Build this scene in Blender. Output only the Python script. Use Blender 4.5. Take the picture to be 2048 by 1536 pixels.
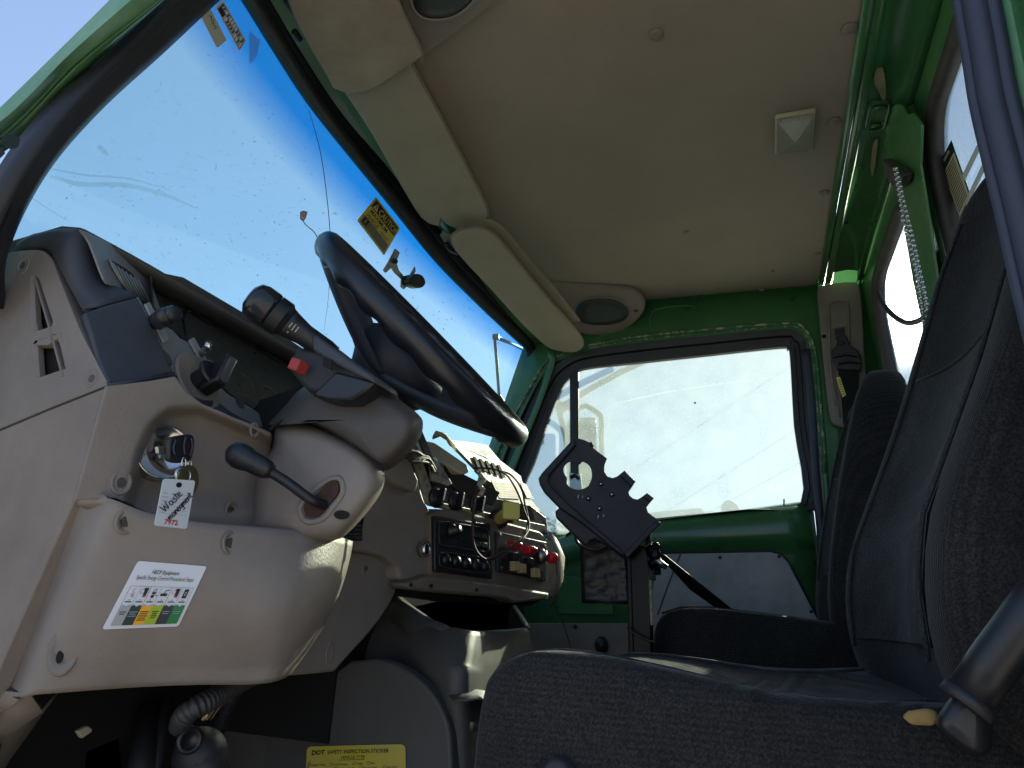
import bpy, math, random
import numpy as np
from mathutils import Vector, Matrix
random.seed(7)
sc = bpy.context.scene
for o in list(bpy.data.objects): bpy.data.objects.remove(o)
COL = sc.collection
# ------------------------------------------------------------------ camera, world, sun
F_PX = 1420.0
CAM = Vector((0, 0, 1.45))
aX = Vector((506, -472, -F_PX)).normalized()
aZ = Vector((246, 4370, -F_PX)).normalized(); aZ = (aZ - aX * aZ.dot(aX)).normalized()
aY = aZ.cross(aX)
RW = Matrix((aX, aY, aZ))                     # world = RW @ camera space
cam = bpy.data.objects.new('camera', bpy.data.cameras.new('camera')); COL.objects.link(cam)
cam.matrix_world = Matrix.Translation(CAM) @ RW.to_4x4()
cam.data.sensor_width = 36; cam.data.lens = F_PX / 2048 * 36
cam.data.clip_start = 0.02; cam.data.clip_end = 3000
sc.camera = cam
SUN = (RW @ Vector((1774 - 1024, 768 - 604, -F_PX))).normalized()
world = bpy.data.worlds.new("World"); sc.world = world; world.use_nodes = True
wn = world.node_tree.nodes; wl = world.node_tree.links
bg = wn['Background']; sky = wn.new('ShaderNodeTexSky'); sky.sky_type = 'NISHITA'; sky.sun_disc = False
sky.sun_elevation = math.asin(SUN.z); sky.sun_rotation = math.atan2(SUN.x, SUN.y)
sky.air_density = 1.0; sky.dust_density = 0.6; sky.ozone_density = 1.6; sky.altitude = 100
gm = wn.new('ShaderNodeGamma'); gm.inputs[1].default_value = .45; wl.new(sky.outputs[0], gm.inputs[0])
tn = wn.new('ShaderNodeMix'); tn.data_type = 'RGBA'; tn.blend_type = 'MULTIPLY'; tn.inputs[0].default_value = 1; tn.inputs[7].default_value = (1.75, 2.1, 2.75, 1)
wl.new(gm.outputs[0], tn.inputs[6]); wl.new(tn.outputs[2], bg.inputs[0]); bg.inputs[1].default_value = 0.066   # gamma and tint flatten the sky's contrast
sun = bpy.data.objects.new('sun', bpy.data.lights.new('sun', 'SUN')); COL.objects.link(sun)
sun.data.energy = 5.0; sun.data.angle = math.radians(0.55); sun.data.color = (1, .93, .78)
sun.rotation_euler = SUN.to_track_quat('Z', 'Y').to_euler()
sun.location = (6, -1, 6)
sc.view_settings.view_transform = 'Standard'; sc.view_settings.look = 'None'
sc.view_settings.gamma = 1; sc.view_settings.use_curve_mapping = False
sc.view_settings.exposure = 1.6
sc.render.engine = 'CYCLES'
sc.cycles.max_bounces = 10; sc.cycles.transparent_max_bounces = 12; sc.cycles.diffuse_bounces = 6

# ------------------------------------------------------------------ pixel rays -> points on real planes
def ray(x, y): return (RW @ Vector((x - 1024, 768 - y, -F_PX))).normalized()
def at(x, y, X=None, Y=None, Z=None):
    d = ray(x, y)
    if X is not None: t = (X - CAM.x) / d.x
    elif Y is not None: t = (Y - CAM.y) / d.y
    else: t = (Z - CAM.z) / d.z
    return CAM + d * t
def atp(x, y, p0, n):
    d = ray(x, y); p0 = Vector(p0); n = Vector(n)
    return CAM + d * ((p0 - CAM).dot(n) / d.dot(n))
def atf(x, y, F, t0=.2, t1=4.5):
    d = ray(x, y); a = t0; fa = F(CAM + d * a); b = a
    while b < t1:
        b += .02
        fb = F(CAM + d * b)
        if fa * fb <= 0: break
        a, fa = b, fb
    for _ in range(30):
        m = (a + b) / 2; fm = F(CAM + d * m)
        if fa * fm <= 0: b = m
        else: a, fa = m, fm
    return CAM + d * a
def WSF(p, off=0): return p.y - (.94 + off - .30 * (p.z - 1.9) - .19 * ((p.x - 1.25) / .75) ** 2)
def ws(x, y, off=0): return atf(x, y, lambda p: WSF(p, off))
RWP, RWN = (0, -.30, 2.357), (0, 1, -.07)      # rear wall, leaning
def rw(x, y, off=0): return atp(x, y, (0, -.30 + off, 2.357), RWN)

# ------------------------------------------------------------------ materials
MATS = {}
def mat(name, col, rough=.6, metal=0, bump=0, bscale=300, var=0, vscale=6, spec=.5, coat=0, col2=None, emit=None, fibers=False, thr=None, bdist=.001):
    if name in MATS: return MATS[name]
    m = bpy.data.materials.new(name); m.use_nodes = True; nt = m.node_tree; N = nt.nodes; L = nt.links
    p = N['Principled BSDF']
    p.inputs['Roughness'].default_value = rough; p.inputs['Metallic'].default_value = metal
    p.inputs['Specular IOR Level'].default_value = spec; p.inputs['Coat Weight'].default_value = coat
    p.inputs['Base Color'].default_value = (*col, 1)
    tc = N.new('ShaderNodeTexCoord'); geo = tc.outputs['Object']
    if var or col2:
        n = N.new('ShaderNodeTexNoise'); n.inputs['Scale'].default_value = vscale; n.inputs['Detail'].default_value = 6; n.inputs['Roughness'].default_value = .65
        L.new(geo, n.inputs['Vector'])
        r = N.new('ShaderNodeValToRGB')
        lo, hi = thr or (.3, .7)
        r.color_ramp.elements[0].position = lo; r.color_ramp.elements[1].position = hi
        c2 = col2 or tuple(min(1, c * (1 + var)) for c in col)
        c1 = col if col2 else tuple(c * (1 - var) for c in col)
        r.color_ramp.elements[0].color = (*c1, 1); r.color_ramp.elements[1].color = (*c2, 1)
        L.new(n.outputs['Fac'], r.inputs['Fac']); L.new(r.outputs['Color'], p.inputs['Base Color'])
        mr = N.new('ShaderNodeMapRange'); mr.inputs['To Min'].default_value = max(.03, rough - .1); mr.inputs['To Max'].default_value = min(1, rough + .12)
        n2 = N.new('ShaderNodeTexNoise'); n2.inputs['Scale'].default_value = vscale * 3.3; n2.inputs['Detail'].default_value = 5
        L.new(geo, n2.inputs['Vector']); L.new(n2.outputs['Fac'], mr.inputs['Value']); L.new(mr.outputs[0], p.inputs['Roughness'])
    if bump:
        b = N.new('ShaderNodeBump'); b.inputs['Strength'].default_value = bump; b.inputs['Distance'].default_value = bdist
        if fibers:
            w = N.new('ShaderNodeTexWave'); w.wave_type = 'BANDS'; w.bands_direction = fibers; w.inputs['Scale'].default_value = bscale; w.inputs['Distortion'].default_value = 1.2; w.inputs['Detail'].default_value = 3
            L.new(geo, w.inputs['Vector']); L.new(w.outputs['Fac'], b.inputs['Height'])
        else:
            v = N.new('ShaderNodeTexNoise'); v.inputs['Scale'].default_value = bscale; v.inputs['Detail'].default_value = 3
            L.new(geo, v.inputs['Vector']); L.new(v.outputs['Fac'], b.inputs['Height'])
        L.new(b.outputs['Normal'], p.inputs['Normal'])
    if emit: p.inputs['Emission Color'].default_value = (*emit, 1); p.inputs['Emission Strength'].default_value = 1
    MATS[name] = m; return m

BEIGE = mat('beige plastic', (.222, .190, .165), .55, bump=.5, bscale=300, var=.18, vscale=4.5, spec=.35)
BEIGE2 = mat('worn beige plastic', (.19, .155, .13), .6, bump=.4, bscale=600, col2=(.27, .225, .19), vscale=9, spec=.3)
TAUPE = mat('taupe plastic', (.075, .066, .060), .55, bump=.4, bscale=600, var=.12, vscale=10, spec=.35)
CHAR = mat('charcoal plastic', (.055, .060, .072), .55, bump=.3, bscale=700, var=.10, vscale=10, spec=.4)
DKGREY = mat('dark grey trim plastic', (.088, .085, .080), .5, bump=.4, bscale=500, var=.15, vscale=8, spec=.45)
BEZEL = mat('satin grey bezel', (.20, .215, .21), .38, bump=.15, bscale=500, var=.08, vscale=15, spec=.5)
CLUST = mat('scratched smoky gauge lens', (.035, .040, .036), .3, col2=(.065, .070, .062), vscale=40, spec=.5)
BLACK = mat('black plastic', (.012, .013, .016), .38, var=.2, vscale=20, spec=.5)
BLACKM = mat('matte black plastic', (.022, .022, .027), .55, bump=.25, bscale=900, var=.15, vscale=12)
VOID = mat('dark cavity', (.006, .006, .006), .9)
LEATHER = mat('black wheel rim vinyl', (.010, .012, .017), .33, bump=.15, bscale=260, var=.2, vscale=18, spec=.55)
RUBBER = mat('black rubber seal', (.018, .019, .024), .5, var=.25, vscale=12, bump=.2, bscale=200)
RUBBLUE = mat('weathered rubber seal', (.033, .036, .055), .5, var=.25, vscale=8, bump=.2, bscale=120)
GREEN = mat('green paint', (.042, .140, .048), .3, var=.22, vscale=6, spec=.45, coat=.2)
GREENR = mat('sunfaded green paint', (.04, .17, .055), .35, col2=(.08, .20, .06), vscale=14, coat=.2)
GREENX = mat('chalky green exterior paint', (.10, .26, .13), .5, col2=(.2, .38, .22), vscale=10)
HEADL = mat('headliner board', (.315, .262, .208), .85, bump=.5, bscale=500, var=.11, vscale=2.2, spec=.2)
VISOR = mat('visor vinyl', (.36, .31, .235), .7, bump=.35, bscale=500, col2=(.30, .25, .185), vscale=8, spec=.25)
VISORW = mat('grimy visor vinyl', (.22, .17, .13), .75, bump=.35, bscale=500, col2=(.34, .29, .22), vscale=7, spec=.2)
VISOREDGE = mat('visor welt', (.20, .17, .13), .7)
FABRIC = mat('charcoal seat cloth', (.027, .026, .025), .95, bump=.8, bscale=420, var=.3, vscale=5, spec=.12)
FABRIB = mat('ribbed charcoal seat cloth', (.028, .027, .026), .95, bump=.7, bscale=95, fibers='X', var=.35, vscale=5, spec=.1, bdist=.0005)
FABPAN = mat('grey seat insert cloth', (.042, .043, .043), .95, bump=.9, bscale=300, var=.3, vscale=9, spec=.12)
for fm, amt in ((FABRIC, .6), (FABPAN, .3), (FABRIB, .25)):
    N_ = fm.node_tree.nodes; L2 = fm.node_tree.links; pb = N_['Principled BSDF']
    old = pb.inputs['Normal'].links[0].from_node
    mp_ = N_.new('ShaderNodeMapping'); mp_.inputs['Scale'].default_value = (3, 7, 4.5); mp_.inputs['Rotation'].default_value = (.5, .2, .3)
    tc_ = N_.new('ShaderNodeTexCoord'); L2.new(tc_.outputs['Object'], mp_.inputs['Vector'])
    nz = N_.new('ShaderNodeTexNoise'); nz.inputs['Scale'].default_value = 1.6; nz.inputs['Detail'].default_value = 2.5; nz.inputs['Distortion'].default_value = 1.4; L2.new(mp_.outputs[0], nz.inputs['Vector'])
    bb_ = N_.new('ShaderNodeBump'); bb_.inputs['Strength'].default_value = amt; bb_.inputs['Distance'].default_value = .03; L2.new(nz.outputs['Fac'], bb_.inputs['Height'])
    L2.new(bb_.outputs['Normal'], old.inputs['Normal'])
    # woven ribs and lint in the cloth's own colour
    wv = N_.new('ShaderNodeTexWave'); wv.bands_direction = 'Z' if fm is FABRIC else 'X'; wv.inputs['Scale'].default_value = 62; wv.inputs['Distortion'].default_value = 1.5; wv.inputs['Detail'].default_value = 2; L2.new(tc_.outputs['Object'], wv.inputs['Vector'])
    n4 = N_.new('ShaderNodeTexNoise'); n4.inputs['Scale'].default_value = 520; n4.inputs['Detail'].default_value = 2; L2.new(tc_.outputs['Object'], n4.inputs['Vector'])
    a1 = N_.new('ShaderNodeMath'); a1.operation = 'MULTIPLY_ADD'; a1.inputs[1].default_value = .22; a1.inputs[2].default_value = .78; L2.new(wv.outputs['Fac'], a1.inputs[0])
    a2 = N_.new('ShaderNodeMapRange'); a2.inputs['From Min'].default_value = .35; a2.inputs['From Max'].default_value = .7; a2.inputs['To Min'].default_value = .6; a2.inputs['To Max'].default_value = 1.55; L2.new(n4.outputs['Fac'], a2.inputs['Value'])
    a3 = N_.new('ShaderNodeMath'); a3.operation = 'MULTIPLY'; L2.new(a1.outputs[0], a3.inputs[0]); L2.new(a2.outputs[0], a3.inputs[1])
    vm = N_.new('ShaderNodeVectorMath'); vm.operation = 'SCALE'; bc = pb.inputs['Base Color'].links[0].from_socket
    L2.new(bc, vm.inputs[0]); L2.new(a3.outputs[0], vm.inputs['Scale']); L2.new(vm.outputs[0], pb.inputs['Base Color'])
for fm in (FABRIC, FABPAN, FABRIB):
    fm.node_tree.nodes['Principled BSDF'].inputs['Sheen Weight'].default_value = .12
    fm.node_tree.nodes['Principled BSDF'].inputs['Sheen Roughness'].default_value = .4
CHROME = mat('chrome', (.6, .6, .6), .15, metal=1)
STEEL = mat('zinc steel', (.42, .42, .40), .35, metal=1, var=.15, vscale=40)
GALV = mat('brushed grey panel', (.20, .205, .20), .5, metal=.3, col2=(.30, .31, .30), vscale=14)
BRASS = mat('tarnished brass', (.28, .25, .13), .4, metal=.9, var=.2, vscale=60)
WHITE = mat('white sticker paper', (.62, .65, .72), .45)
TAGW = mat('white key tag', (.70, .76, .80), .5)
INK = mat('black ink', (.012, .012, .012), .6)
REDINK = mat('red ink', (.6, .03, .04), .6)
BLUEINK = mat('faint blue ink', (.25, .33, .42), .6)
YELL = mat('yellow sticker', (.62, .50, .05), .4, col2=(.55, .48, .12), vscale=20)
ORANGE = mat('amber sticker', (.55, .30, .02), .5)
SILV = mat('grey sticker patch', (.16, .15, .11), .6, var=.3, vscale=80)
DKGRN = mat('dark green print', (.004, .035, .03), .5)
MIDGRN = mat('green print', (.015, .19, .05), .5)
LIME = mat('lime print', (.32, .45, .02), .5)
AMBER = mat('amber print', (.75, .38, .02), .5)
GREYP = mat('grey print', (.33, .35, .37), .5)
SLATE = mat('slate print', (.025, .03, .045), .5)
RED = mat('red plastic', (.55, .012, .02), .3)
DRED = mat('dull red button', (.35, .04, .035), .5)
TAN = mat('tan rocker plastic', (.45, .33, .16), .5)
YKNOB = mat('aged yellow knob', (.72, .60, .14), .35)
CREAM = mat('cream broken plastic', (.42, .37, .25), .5, bump=.3, bscale=400, var=.12, vscale=14)
RUST = mat('rusty steel', (.05, .03, .02), .8, col2=(.13, .07, .04), vscale=30)
TAPE = mat('crinkled black tape', (.015, .015, .017), .3, bump=.7, bscale=55, bdist=.002, spec=.35)
BLKGLOSS = mat('gloss black paint', (.004, .004, .005), .25, spec=.15, bump=.2, bscale=30, bdist=.0006)
GRILLE = mat('speaker cloth', (.012, .018, .018), .8)
REDLAB = mat('faded red label', (.32, .12, .07), .6, col2=(.42, .25, .16), vscale=60)
PRIMER = mat('chipped primer', (.30, .27, .14), .7, var=.3, vscale=30)
REARG = mat('pale gravel ground', (.46, .40, .32), .95, var=.3, vscale=2)
WIRE = mat('dusty wire', (.03, .03, .03), .6)
WIREP = mat('brown wire', (.06, .02, .018), .6)
MOSSY = mat('flaking galvanised tube', (.16, .15, .07), .8, col2=(.40, .38, .24), vscale=45)
FOAM = mat('yellow foam', (.30, .20, .07), .9, var=.3, vscale=50)
WORN = mat('paint worn to primer', (.030, .13, .055), .4, col2=(.42, .36, .24), vscale=55, thr=(.50, .60))
PAPER = mat('cream paper sheet', (.52, .43, .26), .7)

def glassmat(name, tint, dust=.06, dustcol=(.8, .85, .8), haze=.0, speck=0, band=False, hrough=.35):
    m = bpy.data.materials.new(name); m.use_nodes = True; nt = m.node_tree; N = nt.nodes; L = nt.links
    N.remove(N['Principled BSDF']); out = N['Material Output']
    tr = N.new('ShaderNodeBsdfTransparent'); tr.inputs[0].default_value = (*tint, 1)
    tc = N.new('ShaderNodeTexCoord')
    if band:
        # the tinted shade band printed along the top of the windscreen: true height on the glass
        sx = N.new('ShaderNodeSeparateXYZ'); L.new(tc.outputs['Object'], sx.inputs[0])
        mx = N.new('ShaderNodeMath'); mx.operation = 'SUBTRACT'; mx.inputs[1].default_value = band[4]; L.new(sx.outputs['X'], mx.inputs[0])
        m2 = N.new('ShaderNodeMath'); m2.operation = 'MULTIPLY'; L.new(mx.outputs[0], m2.inputs[0]); L.new(mx.outputs[0], m2.inputs[1])
        m3 = N.new('ShaderNodeMath'); m3.operation = 'MULTIPLY_ADD'; m3.inputs[1].default_value = band[3]; L.new(m2.outputs[0], m3.inputs[0]); L.new(sx.outputs['Z'], m3.inputs[2])
        r = N.new('ShaderNodeValToRGB'); mr = N.new('ShaderNodeMapRange')
        mr.inputs['From Min'].default_value = band[0]; mr.inputs['From Max'].default_value = band[1]
        L.new(m3.outputs[0], mr.inputs['Value']); L.new(mr.outputs[0], r.inputs['Fac'])
        e = r.color_ramp.elements; e[0].position = 0; e[0].color = (*tint, 1); e[1].position = 1; e[1].color = (*band[2], 1)
        k = e.new(.45); k.color = (*[a * .45 + b * .55 for a, b in zip(tint, band[2])], 1)
        L.new(r.outputs['Color'], tr.inputs[0])
    gl = N.new('ShaderNodeBsdfGlossy'); gl.inputs['Roughness'].default_value = .03
    lw = N.new('ShaderNodeLayerWeight'); lw.inputs[0].default_value = .5
    fr = N.new('ShaderNodeMath'); fr.operation = 'POWER'; fr.inputs[1].default_value = 4; L.new(lw.outputs['Facing'], fr.inputs[0])
    mg = N.new('ShaderNodeMixShader'); L.new(tr.outputs[0], mg.inputs[1]); L.new(gl.outputs[0], mg.inputs[2])
    geo = N.new('ShaderNodeNewGeometry')
    ff = N.new('ShaderNodeMath'); ff.operation = 'MULTIPLY_ADD'; ff.inputs[1].default_value = .5; ff.inputs[2].default_value = .03
    L.new(fr.outputs[0], ff.inputs[0]); L.new(ff.outputs[0], mg.inputs[0])
    df = N.new('ShaderNodeBsdfTranslucent'); df.inputs[0].default_value = (*dustcol, 1)
    dd = N.new('ShaderNodeBsdfDiffuse'); dd.inputs[0].default_value = (*dustcol, 1)
    md = N.new('ShaderNodeMixShader'); md.inputs[0].default_value = .5; L.new(df.outputs[0], md.inputs[1]); L.new(dd.outputs[0], md.inputs[2])
    n1 = N.new('ShaderNodeTexNoise'); n1.inputs['Scale'].default_value = 16; n1.inputs['Detail'].default_value = 8; L.new(tc.outputs['Object'], n1.inputs['Vector'])
    mr1 = N.new('ShaderNodeMapRange'); mr1.inputs['From Min'].default_value = .3; mr1.inputs['From Max'].default_value = .75
    mr1.inputs['To Min'].default_value = dust * .8; mr1.inputs['To Max'].default_value = dust * 1.25
    L.new(n1.outputs['Fac'], mr1.inputs['Value']); fac = mr1.outputs[0]
    if speck:
        v = N.new('ShaderNodeTexVoronoi'); v.inputs['Scale'].default_value = 130; v.inputs['Randomness'].default_value = 1; L.new(tc.outputs['Object'], v.inputs['Vector'])
        n3 = N.new('ShaderNodeTexNoise'); n3.inputs['Scale'].default_value = 12; L.new(tc.outputs['Object'], n3.inputs['Vector'])
        th = N.new('ShaderNodeMath'); th.operation = 'MULTIPLY'; th.inputs[1].default_value = .22; L.new(n3.outputs['Fac'], th.inputs[0])
        lt = N.new('ShaderNodeMath'); lt.operation = 'LESS_THAN'; L.new(v.outputs['Distance'], lt.inputs[0]); L.new(th.outputs[0], lt.inputs[1])
        mu = N.new('ShaderNodeMath'); mu.operation = 'MULTIPLY'; mu.inputs[1].default_value = speck; L.new(lt.outputs[0], mu.inputs[0])
        ad = N.new('ShaderNodeMath'); ad.operation = 'ADD'; L.new(mu.outputs[0], ad.inputs[0]); L.new(fac, ad.inputs[1]); fac = ad.outputs[0]
    mm = N.new('ShaderNodeMixShader'); L.new(fac, mm.inputs[0]); L.new(mg.outputs[0], mm.inputs[1]); L.new(md.outputs[0], mm.inputs[2])
    last = mm
    if haze:
        rf = N.new('ShaderNodeBsdfRefraction'); rf.inputs['IOR'].default_value = 1.25; rf.inputs['Roughness'].default_value = hrough
        mh = N.new('ShaderNodeMixShader'); mh.inputs[0].default_value = haze; L.new(mm.outputs[0], mh.inputs[1]); L.new(rf.outputs[0], mh.inputs[2]); last = mh
    L.new(last.outputs[0], out.inputs['Surface']); MATS[name] = m; return m

# ------------------------------------------------------------------ geometry builders: each returns (verts, faces)
def V(*a): return Vector(a)
def smooth_poly(pts, k=6, closed=False):
    P = [Vector(p) for p in pts]; n = len(P); out = []
    rng = range(n) if closed else range(n - 1)
    for i in rng:
        p0 = P[(i - 1) % n] if closed or i > 0 else P[0]; p1 = P[i]; p2 = P[(i + 1) % n]
        p3 = P[(i + 2) % n] if closed or i + 2 < n else P[-1]
        for j in range(k):
            t = j / k
            out.append(.5 * ((2 * p1) + (p2 - p0) * t + (2 * p0 - 5 * p1 + 4 * p2 - p3) * t * t + (3 * p1 - p0 - 3 * p2 + p3) * t ** 3))
    if not closed: out.append(P[-1])
    return out
def sp2(pts, k=5, closed=False): return [(p.x, p.y) for p in smooth_poly([(a, b, 0) for a, b in pts], k, closed)]
def resample(P, n):
    P = [Vector(p) for p in P]; L = [0]
    for a, b in zip(P, P[1:]): L.append(L[-1] + (b - a).length)
    out = []
    for i in range(n):
        s = L[-1] * i / (n - 1); j = 0
        while j < len(P) - 2 and L[j + 1] < s: j += 1
        d = L[j + 1] - L[j]; t = 0 if d == 0 else (s - L[j]) / d
        out.append(P[j].lerp(P[j + 1], min(1, t)))
    return out
def prism(pts, off):
    off = Vector(off); n = len(pts); v = [Vector(p) for p in pts] + [Vector(p) + off for p in pts]
    f = [list(range(n)), list(range(2 * n - 1, n - 1, -1))]
    for i in range(n): j = (i + 1) % n; f.append([i, i + n, j + n, j][::1])
    return v, f
def ring(outer, inner, off):
    """frame between two outlines with the same number of points, extruded"""
    off = Vector(off); n = len(outer)
    v = [Vector(p) for p in outer] + [Vector(p) for p in inner]
    v += [p + off for p in v[:2 * n]]
    f = []
    for i in range(n):
        j = (i + 1) % n
        f += [[i, j, n + j, n + i], [2 * n + i, 3 * n + i, 3 * n + j, 2 * n + j], [i, 2 * n + i, 2 * n + j, j], [n + i, n + j, 3 * n + j, 3 * n + i]]
    return v, f
def grid(rows, closed=False):
    n = len(rows[0]); v = [Vector(p) for r in rows for p in r]; f = []
    for a in range(len(rows) - 1):
        for i in range(n if closed else n - 1):
            j = (i + 1) % n; f.append([a * n + i, a * n + j, (a + 1) * n + j, (a + 1) * n + i])
    return v, f
def strip(A, B, n=24): return grid([resample(A, n), resample(B, n)])
def capgrid(rows):
    v, f = grid(rows, True); n = len(rows[0])
    f.append(list(range(n))[::-1]); f.append([(len(rows) - 1) * n + i for i in range(n)])
    return v, f
def tube(pts, r, seg=10, closed=False):
    P = [Vector(p) for p in pts]; n = len(P); rows = []; up = None
    for i in range(n):
        if closed: t = (P[(i + 1) % n] - P[(i - 1) % n])
        else: t = P[min(i + 1, n - 1)] - P[max(i - 1, 0)]
        if t.length < 1e-9: t = Vector((0, 0, 1))
        t.normalize()
        if up is None:
            up = Vector((0, 0, 1)) if abs(t.z) < .9 else Vector((1, 0, 0))
        a = t.cross(up)
        if a.length < 1e-6: a = t.cross(Vector((0, 1, .1)))
        a.normalize(); up = a.cross(t).normalized()
        rr = r[i] if isinstance(r, (list, tuple)) else r
        rows.append([P[i] + (a * math.cos(k * 2 * math.pi / seg) + up * math.sin(k * 2 * math.pi / seg)) * rr for k in range(seg)])
    if closed: rows.append(rows[0]); return grid(rows, True)
    return capgrid(rows)
def basis(ax):
    ax = Vector(ax).normalized(); h = Vector((0, 0, 1)) if abs(ax.z) < .9 else Vector((1, 0, 0))
    u = ax.cross(h).normalized(); return u, ax.cross(u).normalized(), ax
def lathe(base, ax, prof, seg=24, sx=1, sy=1, u=None):
    uu, vv, ax = basis(ax)
    if u is not None: uu = (Vector(u) - ax * Vector(u).dot(ax)).normalized(); vv = ax.cross(uu)
    base = Vector(base)
    rows = [[base + ax * h + (uu * math.cos(k * 2 * math.pi / seg) * sx + vv * math.sin(k * 2 * math.pi / seg) * sy) * max(r, 1e-5) for k in range(seg)] for r, h in prof]
    return capgrid(rows)
def box(c, u, v, w, a, b, d):
    c = Vector(c); u = Vector(u).normalized(); v = Vector(v).normalized(); w = Vector(w).normalized()
    q = [c + u * (sx * a) + v * (sy * b) + w * (-d) for sx, sy in ((-1, -1), (1, -1), (1, 1), (-1, 1))]
    return prism(q, w * 2 * d)
def abox(x0, x1, y0, y1, z0, z1): return prism([V(x0, y0, z0), V(x1, y0, z0), V(x1, y1, z0), V(x0, y1, z0)], V(0, 0, z1 - z0))
def ball(c, r, ax=(0, 0, 1), seg=16): return lathe(c, ax, [(math.sin(t * math.pi / 10) * r, -math.cos(t * math.pi / 10) * r) for t in range(11)], seg)
def rrect(w, h, r, k=4):
    out = []
    for cx, cy, a0 in ((w / 2 - r, h / 2 - r, 0), (-w / 2 + r, h / 2 - r, 90), (-w / 2 + r, -h / 2 + r, 180), (w / 2 - r, -h / 2 + r, 270)):
        for i in range(k + 1):
            a = math.radians(a0 + 90 * i / k); out.append((cx + r * math.cos(a), cy + r * math.sin(a)))
    return out
def quad(TL, TR, BR, BL):
    TL, TR, BR, BL = map(Vector, (TL, TR, BR, BL))
    nrm = (TR - TL).cross(TL - BL).normalized()
    if nrm.dot(CAM - TL) < 0: nrm = -nrm
    def m(u, v, h=0): return TL * (1 - u) * (1 - v) + TR * u * (1 - v) + BR * u * v + BL * (1 - u) * v + nrm * h
    m.n = nrm; return m
def qpoly(m, pts, h, t=None):
    P = [m(u, v, h) for u, v in pts]; return prism(P, m.n * -(t if t else h * .8 + .0001))
def cpoly(m, pts, h, n=7):
    # patch that follows a curved surface: concentric rings of the outline
    c = (sum(p[0] for p in pts) / len(pts), sum(p[1] for p in pts) / len(pts))
    P = []
    for a, b in zip(pts, pts[1:] + pts[:1]):
        k = max(1, int(max(abs(a[0] - b[0]), abs(a[1] - b[1])) / .06)); P += [(lerp_(a[0], b[0], i / k), lerp_(a[1], b[1], i / k)) for i in range(k)]
    rows = [[m(c[0] + (x - c[0]) * s, c[1] + (y - c[1]) * s, h) for x, y in P] for s in np.linspace(1, .02, n)]
    return grid(rows, True)
def lerp_(a, b, t): return a + (b - a) * t
TXT = {}
def textgeo(s, m, u0, v0, size, h=.0006, align='LEFT', sx=1, shear=0, rot=0, asp=1, bold=0):
    """lettering mapped on a quad; size = cap height as a fraction of the quad's height; asp = width/height of the quad"""
    cu = bpy.data.curves.new('t', 'FONT'); cu.body = s; cu.size = 1; cu.align_x = align; cu.resolution_u = 2; cu.offset = bold
    o = bpy.data.objects.new('t', cu); COL.objects.link(o)
    dg = bpy.context.evaluated_depsgraph_get(); me = bpy.data.meshes.new_from_object(o.evaluated_get(dg))
    vs = []
    for p in me.vertices:
        x = p.co.x * sx + p.co.y * shear; y = p.co.y
        c, s_ = math.cos(rot), math.sin(rot); x, y = x * c - y * s_, x * s_ + y * c
        k = size / .72
        vs.append(m(u0 + x * k / asp, v0 - y * k, h))
    fs = [list(p.vertices) for p in me.polygons]
    bpy.data.objects.remove(o); bpy.data.curves.remove(cu); bpy.data.meshes.remove(me)
    return vs, fs
def stroke(m, pts, w, h=.0007, asp=1):
    """pen stroke on a quad"""
    v = []; f = []; P = pts; n = len(P)
    for i, (a, b) in enumerate(P):
        ax, bx = P[max(i - 1, 0)], P[min(i + 1, n - 1)]
        dx, dy = (bx[0] - ax[0]) * asp, bx[1] - ax[1]; l = math.hypot(dx, dy) or 1
        nx, ny = -dy / l * w / 2 / asp, dx / l * w / 2
        v += [m(a + nx, b + ny, h), m(a - nx, b - ny, h)]
        if i: k = 2 * i; f.append([k - 2, k - 1, k + 1, k])
    return v, f

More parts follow.
